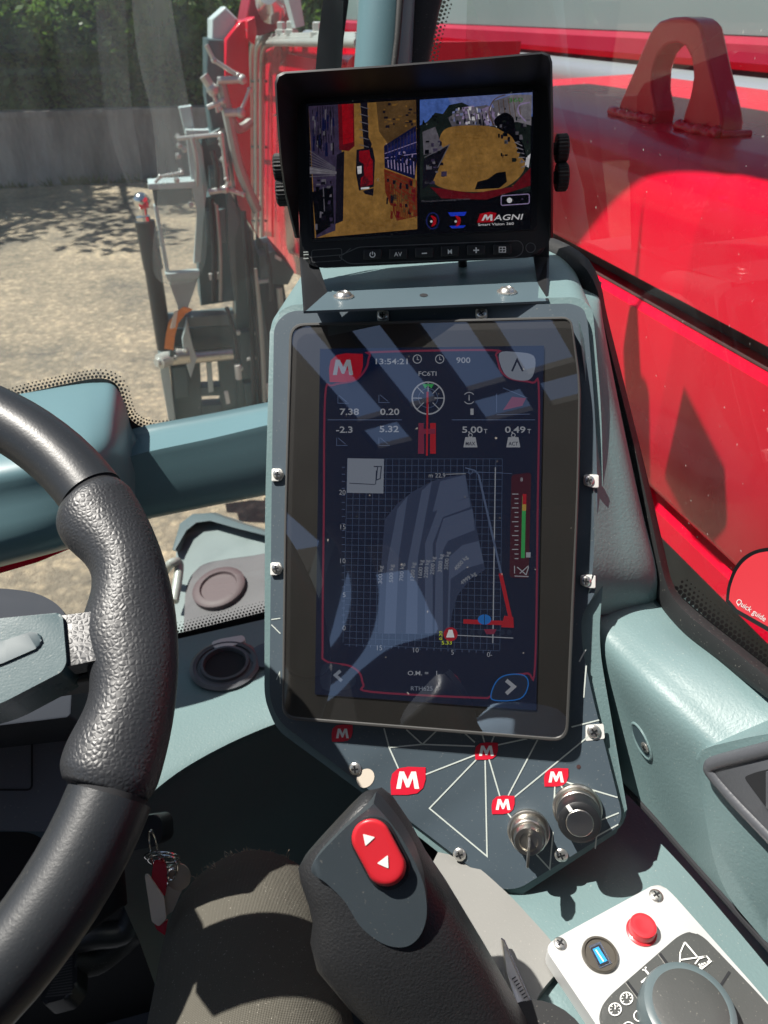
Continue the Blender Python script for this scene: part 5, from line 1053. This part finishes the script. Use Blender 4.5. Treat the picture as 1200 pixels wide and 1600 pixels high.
sc_ = thing('steering_column', 'dark slate steering column and instrument cover behind the wheel', 'steering column', (-.22, .45, CAM.z - 1.1))
W2 = Plane(WC - WN * .075, WN)
prism_px('column_cover', W2, rnd_poly([(-220, 930), (0, 918), (60, 926), (100, 950), (116, 1000), (110, 1120), (-220, 1160)], [5, 40, 40, 30, 20, 5, 5]), 0, .06, mat('slate blue cover', (.014, .021, .034), .75, var=.08, vscale=15), sc_, .012, sharp=60)
DP = Plane.of((0, 1080, .50), (140, 1060, .51), (60, 1300, .475))
prism_px('dash_panel', DP, rnd_poly([(-240, 1090), (95, 1058), (104, 1075), (104, 1280), (84, 1300), (-240, 1290)], [5, 10, 12, 20, 24, 5]), 0, .05, mat('slate grey panel', (.10, .11, .125), .45, bump=('noise', 700, .15, .0006), dust=.15, var=.06, vscale=10), sc_, .006, sharp=60)
prism_px('panel_side', DP, rnd_poly([(100, 1052), (130, 1056), (142, 1100), (144, 1270), (120, 1310), (96, 1300)], [5, 10, 20, 20, 20, 5]), -.012, .08, 'dark_teal', sc_, .005, sharp=60)
prism_px('panel_skirt', DP, rnd_poly([(-240, 1280), (40, 1284), (90, 1300), (106, 1330), (96, 1345), (60, 1300), (-240, 1296)], [5, 20, 20, 10, 5, 30, 5]), -.004, .05, 'dark_teal', sc_, .003)
prism_px('column_shroud', Plane.of((0, 1300, .54), (140, 1300, .56), (60, 1600, .54)), [(-240, 1280), (90, 1290), (140, 1280), (190, 1300), (200, 1420), (120, 1480), (-240, 1660)], 0, .05, 'matt_black', sc_, .01)
cv = Canvas(DP, .0006, .0002); cv.line(rnd_poly([(-200, 1096), (50, 1098), (50, 1234), (-200, 1234)], 9), 3.2, M['matt_black'], 1, True); cv.done('panel_door_gap', sc_)
ig = thing('ignition_lock', 'small black ignition lock block hanging under the dashboard edge', 'ignition lock', P(238, 1300, .545))
IP = Plane.of((215, 1290, .54), (255, 1290, .54), (236, 1330, .535))
prism_px('lock_body', IP, rnd_poly([(205, 1278), (246, 1272), (253, 1284), (254, 1312), (244, 1322), (205, 1330)], [4, 8, 6, 8, 6, 4]), 0, .03, 'black', ig, .003)
kr = thing('key_ring', 'metal key ring with red and white tags and a tan key', 'keys', P(255, 1440, .53))
def ringp(name, cx, cy, rx, ry, d, tilt, rot, r=.0008):
    bm = nb(); c = P(cx, cy, d); c_, s_ = math.cos(rot), math.sin(rot)
    pts = []
    for k in range(32):
        a = 2 * math.pi * k / 32; x, y = rx * math.cos(a), ry * math.sin(a); xx, yy = x * c_ - y * s_, x * s_ + y * c_
        pts.append(P(cx + xx, cy + yy, d + tilt * math.sin(a)))
    tube(bm, pts, r, 8, closed=True); done(bm, name, M['chrome'], kr)
ringp('ring', 242, 1335, 6, 38, .530, .006, -.18); ringp('ring', 253, 1339, 27, 7, .53, .010, .05); ringp('ring', 256, 1345, 25, 8, .532, .010, .1); ringp('ring', 258, 1360, 18, 22, .533, .004, .5)
KP = Plane.of((235, 1380, .528), (290, 1380, .532), (250, 1440, .528))
prism_px('red_tag', KP, rnd_poly([(240, 1346), (258, 1346), (262, 1372), (258, 1402), (236, 1376)], 4), .002, .003, 'tagred', kr, .0008)
prism_px('white_tag', KP, rnd_poly([(226, 1368), (231, 1366), (256, 1402), (260, 1436), (248, 1448), (237, 1440)], 3), .004, .002, 'paper', kr, .0006)
prism_px('red_tag', KP, rnd_poly([(238, 1434), (250, 1446), (262, 1438), (258, 1462), (244, 1452)], 3), .002, .003, 'tagred', kr, .0006)
bm = nb(); prism(bm, poly3(KP, ell(279, 1371, 19, 21, 28), -.002), -KP.n * .0016, 0, .0004, 2); prism(bm, poly3(KP, [(262, 1384), (284, 1392), (270, 1424), (258, 1432), (252, 1424)], -.0022), -KP.n * .0013); done(bm, 'key', M['key'], kr)
ringp('ring', 268, 1366, 6, 9, .527, .002, .3)
pd = thing('brake_pedal', 'black ribbed brake pedal on a curved arm above the floor', 'pedal', P(95, 1570, .84))
DPd = Plane.of((60, 1550, .84), (118, 1520, .84), (100, 1480, .88))
prism_px('pad', DPd, rnd_poly([(56, 1530), (108, 1478), (122, 1484), (120, 1536), (104, 1560), (66, 1570)], 8), 0, .02, 'black', pd, .004)
cv = Canvas(DPd, .0006, .0002)
for k in range(15):
    y = 1492 + k * 4.6; x0 = 104 - k * 2.4; cv.line([(x0, y + 1), (113, y - 4)], 2.0, M['bezel'], 1)
cv.done('pad_ribs', pd)
bm = nb(); tube(bm, crom([P(115, 1500, .86), P(150, 1500, .87), P(185, 1475, .88), P(215, 1450, .88), P(260, 1440, .87), P(290, 1420, .84)], 5), .016, 12); done(bm, 'arm', M['rubber'], pd)
bm = nb(); tube(bm, crom([P(110, 1470, .85), P(150, 1462, .85), P(200, 1450, .86), P(215, 1380, .86), P(210, 1300, .86)], 5), .014, 12); done(bm, 'lever', M['black'], pd)

# ================================================================ joystick
js = thing('joystick', 'black grained joystick with red rocker switch in front of the terminal', 'joystick', PZ(-.47).at(800, 1640))
secs = [((478, 1338), (572, 1236), .364, .006, .02), ((470, 1352), (590, 1238), .363, .014, .028), ((473, 1372), (612, 1258), .362, .017, .032), ((484, 1404), (642, 1302), .361, .018, .034), ((490, 1432), (668, 1350), .361, .019, .034), ((486, 1462), (702, 1398), .362, .021, .032), ((494, 1496), (728, 1440), .363, .021, .03), ((538, 1546), (766, 1504), .366, .021, .028), ((600, 1602), (803, 1572), .371, .022, .028), ((660, 1680), (850, 1660), .381, .024, .028), ((720, 1790), (880, 1770), .398, .024, .028)]
bm = nb(); band(bm, [(P(*a, d), P(*b, d - .004), t_, k_) for a, b, d, t_, k_ in secs], 40, 2.7); done(bm, 'grip', M['soft'], js, sharp=60)
JP = Plane.of((487, 1358, .3435), (588, 1262, .342), (640, 1475, .3395))
tp = spl2([(486, 1356), (530, 1303), (578, 1262), (588, 1260), (628, 1310), (658, 1370), (667, 1420), (660, 1455), (642, 1476), (618, 1480), (590, 1470), (562, 1446), (538, 1408), (510, 1380)], 5, True)
bm = nb(); prism(bm, poly3(JP, tp, .0022), -JP.n * .016, 0, .0012, 2); done(bm, 'top_plate', mat('slate switch plate', (.034, .044, .052), .36, var=.05, vscale=40, bump=('noise', 900, .06, .0004), dust=.1), js, sharp=40)
def capsule(cx, cy, wd, ht, a):
    c, s = math.cos(R(a)), math.sin(R(a)); r = wd / 2; k = ht / 2 - r; p = [(r * math.cos(t), (k if math.sin(t) >= 0 else -k) + r * math.sin(t)) for t in [2 * math.pi * (j + .5) / 36 for j in range(36)]]
    return [(cx + x * c - y * s, cy + x * s + y * c) for x, y in p]
def rot_rr(cx, cy, wd, ht, r, a):
    c, s = math.cos(R(a)), math.sin(R(a)); p = rnd_poly([(-wd / 2, -ht / 2), (wd / 2, -ht / 2), (wd / 2, ht / 2), (-wd / 2, ht / 2)], r, 7)
    return [(cx + q_[0] * c - q_[1] * s, cy + q_[0] * s + q_[1] * c) for q_ in p]
bm = nb(); prism(bm, poly3(JP, capsule(594, 1335, 70, 118, -28), .0042), -JP.n * .004, 0, .0008, 2); done(bm, 'switch_frame', M['black'], js, sharp=50)
rk = None
bm = nb(); rings(bm, [poly3(JP, capsule(592 - k_ * .5, 1332 - k_, w_, w_ + 50, -28), h_) for k_, w_, h_ in ((0, 62, .0005), (0, 62, .0058), (.3, 61, .0070), (.6, 58.5, .0080), (1, 54, .0086), (1, 46, .0088), (1, 30, .0087))]); rk = done(bm, 'rocker_switch', M['red_button'], js, sharp=80)
cv = Canvas(JP, .0090, .0001); cv.poly(rnd_poly([(567, 1303), (586, 1308), (571, 1322)], 2, 3), M['white_print']); cv.poly(rnd_poly([(606, 1336), (607, 1357), (589, 1349)], 2, 3), M['white_print']); cv.done('arrow_marks', rk)
bm = nb(); lathe(bm, [(.035, 0), (.034, .012), (.028, .03), (.026, .05)], PZ(-.475).at(830, 1720), ZU, 28); done(bm, 'boot', M['rubber'], js)

# ================================================================ the driver
def trouser_mat():
    m = mat('dark work trousers', (.098, .092, .075), .9, var=.3, vscale=14, dust=.35); t = m.node_tree; L = t.links.new; b = t.nodes['Principled BSDF']
    tc = t.nodes.new('ShaderNodeTexCoord'); h = []
    for ax in (0, 1):
        wv = t.nodes.new('ShaderNodeTexWave'); wv.wave_type = 'BANDS'; wv.bands_direction = 'XY'[ax]; wv.inputs['Scale'].default_value = 330; wv.inputs['Distortion'].default_value = .6; L(tc.outputs['Object'], wv.inputs['Vector']); h.append(wv)
    ad = t.nodes.new('ShaderNodeMath'); ad.operation = 'ADD'; L(h[0].outputs['Fac'], ad.inputs[0]); L(h[1].outputs['Fac'], ad.inputs[1])
    n = t.nodes.new('ShaderNodeTexNoise'); n.inputs['Scale'].default_value = 22; n.inputs['Detail'].default_value = 4; L(tc.outputs['Object'], n.inputs['Vector'])
    ma = t.nodes.new('ShaderNodeMath'); ma.operation = 'MULTIPLY_ADD'; L(n.outputs['Fac'], ma.inputs[0]); ma.inputs[1].default_value = 16; L(ad.outputs[0], ma.inputs[2])
    bp = t.nodes.new('ShaderNodeBump'); bp.inputs['Strength'].default_value = .55; bp.inputs['Distance'].default_value = .0008; L(ma.outputs[0], bp.inputs['Height']); L(bp.outputs[0], b.inputs['Normal'])
    return m
M['trouser'] = trouser_mat()
per = thing('person', 'seated driver in dusty dark work trousers with one knee under the steering wheel', 'person', (-.15, -.25, CAM.z - 1.2))
def limb_rings(pts, rad, n=28, fold=0):
    pts = crom(pts, 8); m_ = len(pts); out_ = []
    rr = [r for r in crom([(r, 0, 0) for r in rad], 8)]
    u = None
    for i, p in enumerate(pts):
        t_ = (pts[min(i + 1, m_ - 1)] - pts[max(i - 1, 0)]).normalized()
        if u is None: u = frame_of(t_)[0]
        u = (u - t_ * u.dot(t_)).normalized(); v = t_.cross(u); r = rr[min(i, len(rr) - 1)].x
        out_.append([p + (u * math.cos(a) + v * math.sin(a)) * r * (1 + fold * (math.sin(3 * a + i * .7) * .5 + math.sin(5 * a - i * 1.1) * .35)) for a in [2 * math.pi * k / n for k in range(n)]])
    return out_
K = P(392, 1500, .55)
bm = nb()
hipR = V((-.09, -.27, CAM.z - .66)); hipL = V((-.29, -.27, CAM.z - .66))
ankR = V((K.x - .01, K.y + .10, CAM.z - 1.12))
rings(bm, limb_rings([hipR + V((0, -.12, 0)), hipR, hipR.lerp(K, .35), hipR.lerp(K, .65), hipR.lerp(K, .86), K + V((0, .010, -.004)), K + V((.0, .035, -.07)), K.lerp(ankR, .5), ankR], [.10, .105, .098, .088, .074, .062, .062, .06, .055], 36, .018))
KL = V((-.42, .16, CAM.z - .56)); ankL = V((-.42, .28, CAM.z - 1.12))
rings(bm, limb_rings([hipL + V((0, -.12, 0)), hipL, hipL.lerp(KL, .35), hipL.lerp(KL, .65), hipL.lerp(KL, .86), KL, KL + V((.0, .04, -.07)), KL.lerp(ankL, .5), ankL], [.10, .105, .098, .088, .08, .068, .066, .062, .055], 36, .018))
rings(bm, limb_rings([V((-.19, -.34, CAM.z - .75)), V((-.19, -.36, CAM.z - .62)), V((-.19, -.38, CAM.z - .5))], [.16, .165, .14], 28))
sil = {}
for v in bm.verts:
    px, py = proj(v.co)
    if 300 < px < 485 and (v.co - CAM).dot(FW) > .4:
        k_ = int(px // 12)
        if k_ not in sil or py < sil[k_][1]: sil[k_] = (px, py, (v.co - CAM).dot(FW))
done(bm, 'trousers', M['trouser'], per, sharp=80)
bm = nb(); rings(bm, limb_rings([V((-.19, -.36, CAM.z - .62)), V((-.19, -.39, CAM.z - .45)), V((-.19, -.41, CAM.z - .28)), V((-.19, -.42, CAM.z - .15)), V((-.19, -.41, CAM.z - .08))], [.16, .15, .165, .12, .06], 32)); done(bm, 'shirt', mat('pale blue shirt', (.20, .30, .42), .85, bump=('noise', 300, .3, .001)), per, sharp=80)
bm = nb()
sl_ = [sil[k] for k in sorted(sil)]
for i in range(95):
    a_, b_ = (lambda k: (sl_[k], sl_[k + 1]))(rnd.randrange(len(sl_) - 1)); t_ = rnd.random()
    x, y, d = [a_[k] + (b_[k] - a_[k]) * t_ for k in range(3)]; y += 2; d -= .002
    a = rnd.gauss(-1.9, .6); l_ = rnd.uniform(3, 13) * (1.5 if rnd.random() < .12 else 1); a2 = a + rnd.gauss(0, .7)
    tube(bm, crom([P(x, y, d), P(x + l_ * .5 * math.cos(a), y + l_ * .5 * math.sin(a), d - .001), P(x + l_ * .5 * (math.cos(a) + math.cos(a2)), y + l_ * .5 * (math.sin(a) + math.sin(a2)), d)], 3), .00016, 4)
tag(done(bm, 'frayed_threads', mat('tan thread', (.62, .50, .36), .8), per), kind='stuff')
st_ = thing('driver_seat', 'dark fabric driver seat behind the leg', 'seat', (-.19, -.35, CAM.z - 1.2))
bm = nb(); box(bm, (-.45, -.58, CAM.z - .86), (.06, .02, CAM.z - .77)); done(bm, 'cushion', M['seat'], st_).modifiers.new('b', 'BEVEL').width = .03
bm = nb(); box(bm, (-.45, -.60, CAM.z - .80), (.06, -.50, CAM.z - .12)); done(bm, 'backrest', M['seat'], st_).modifiers.new('b', 'BEVEL').width = .03
bm = nb(); box(bm, (-.36, -.5, CAM.z - 1.2), (-.02, -.1, CAM.z - .86)); done(bm, 'pedestal', M['black'], st_)

# ================================================================ control plate
cp = thing('control_plate', 'bright metal control plate with red button, usb socket and rotary keypad', 'control panel', PZ(-.458).at(1000, 1480))
CP = PZ(-.456)
prism_px('plate', CP, rnd_poly([(848, 1477), (1030, 1378), (1052, 1398), (1205, 1570), (1330, 1740), (1050, 1820), (958, 1640)], [22, 18, 12, 60, 5, 5, 60]), 0, .012, 'alu', cp, .0008)
screw('screw', cp, CP, 1025, 1400, .0, .0042, .0018, 10); screw('screw', cp, CP, 875, 1475, .0, .0038, .0016, 35)
bm = nb(); c = CP.at(1002, 1456, 0); lathe(bm, [(.0088, 0), (.0088, .001), (.0078, .0015), (.0078, .006), (.0074, .0072), (.006, .0076), (.004, .0072), (.0001, .007)], c, ZU, 36); done(bm, 'push_button', M['red_button'], cp)
us = None
bm = nb(); c = CP.at(937, 1493, 0); lathe(bm, [(.0103, 0), (.0103, .0018), (.0098, .0026), (.0088, .0026), (.0084, .0014), (.0001, .0014)], c, ZU, 36); us = done(bm, 'usb_socket', mat('grey brown socket', (.10, .09, .075), .35, .4), cp)
UPl = PZ(-.456 + .0016)
cv = Canvas(UPl, .0, .0003); cv.poly([(920, 1478), (938, 1471), (956, 1505), (937, 1513)], M['chrome'], 1); cv.poly([(923, 1481), (937, 1475), (952, 1504), (937, 1510)], M['matt_black'], 2); cv.poly([(926, 1483), (935, 1479), (949, 1501), (938, 1506)], M['usb'], 3)
cv.line([(931, 1484), (943, 1502)], 1.6, M['white_print'], 4); cv.done('usb_contacts', us)
kpd = thing('rotary_keypad', 'dark grey keypad with white icons round a blue grey dial on the metal plate', 'keypad', CP.at(1070, 1560))
KPl = PZ(-.4515)
kb_ = rnd_poly([(936, 1578), (952, 1556), (1060, 1462), (1080, 1454), (1100, 1464), (1204, 1572), (1300, 1690), (1200, 1790), (1020, 1770), (950, 1640)], [14, 30, 24, 16, 24, 60, 10, 10, 40, 30])
bm = nb(); prism(bm, poly3(KPl, kb_), (0, 0, -.0055), 0, .0012, 3); done(bm, 'keypad_body', M['pad'], kpd, sharp=40)
cv = Canvas(KPl, .0003, .0002); wl = M['white_print']; gap = M['matt_black']
for a in ([(1031, 1490), (1056, 1524)], [(980, 1534), (1004, 1566)]): cv.line(a, 4.5, gap, 1); cv.line([(p[0] - 3, p[1] + 1) for p in a], 1.2, M['grey_trim'], 2)
cv.line([(1140, 1518), (1122, 1546)], 4.5, gap, 1)
cv.poly([(1118, 1546), (1140, 1575), (1160, 1610), (1128, 1640), (1110, 1600)], gap, 1)
L_ = lambda pts, w_=2.2, cl=False: cv.line(pts, w_, wl, 3, cl)
L_([(1070, 1472), (1092, 1498)]); L_([(1070, 1472), (1063, 1488), (1062, 1506), (1068, 1520)]); L_([(1062, 1500), (1104, 1494)]); L_([(1092, 1498), (1104, 1494), (1111, 1502), (1090, 1519)]); L_([(1086, 1506), (1092, 1498)])
for k in range(4): L_([(1092 + k * 4, 1506 - k), (1096 + k * 3, 1512 - k * 2)], 2.4)
L_([(1058, 1508), (1066, 1512)]); L_([(1087, 1518), (1110, 1500)], 3)
L_([(1002, 1535), (1028, 1513)], 3); L_([(1006, 1513), (1020, 1530)], 3); L_([(1004, 1516), (1010, 1511)], 2.4); L_([(1012, 1531), (1020, 1525), (1026, 1532), (1018, 1538)], 2.2, True); L_([(1020, 1527), (1024, 1523)], 3)
for x, y in ((979, 1560), (961, 1577)):
    L_(ell(x, y, 9.5, 9.5, 24), 1.8, True)
    for k in range(7): a = 2.4 + k * .75; L_([(x + 5.5 * math.cos(a), y + 5.5 * math.sin(a)), (x + 8 * math.cos(a), y + 8 * math.sin(a))], 1.2)
    L_([(x, y), (x + 1, y - 6)], 1.8)
L_(ell(999, 1587, 8.5, 8.5, 24), 1.8, True); L_([(999, 1587), (1000, 1581)], 1.8); L_(ell(982, 1606, 9, 9, 24), 1.8, True); cv.done('keypad_icons', kpd)
bm = nb(); c = PZ(-.4515).at(1070, 1594); k_ = .0245
lathe(bm, [(k_ * 1.02, 0), (k_ * 1.02, .003), (k_ * 1.0, .010), (k_ * .95, .0135), (k_ * .86, .0146), (k_ * .80, .0146)], c, ZU, 56); done(bm, 'dial_ring', M['knob_ring'], kpd)
bm = nb(); lathe(bm, [(k_ * .80, .0136), (k_ * .79, .0146), (k_ * .7, .0152), (k_ * .4, .0157), (.0001, .0158)], c, ZU, 56); done(bm, 'dial_cap', M['pad'], kpd)
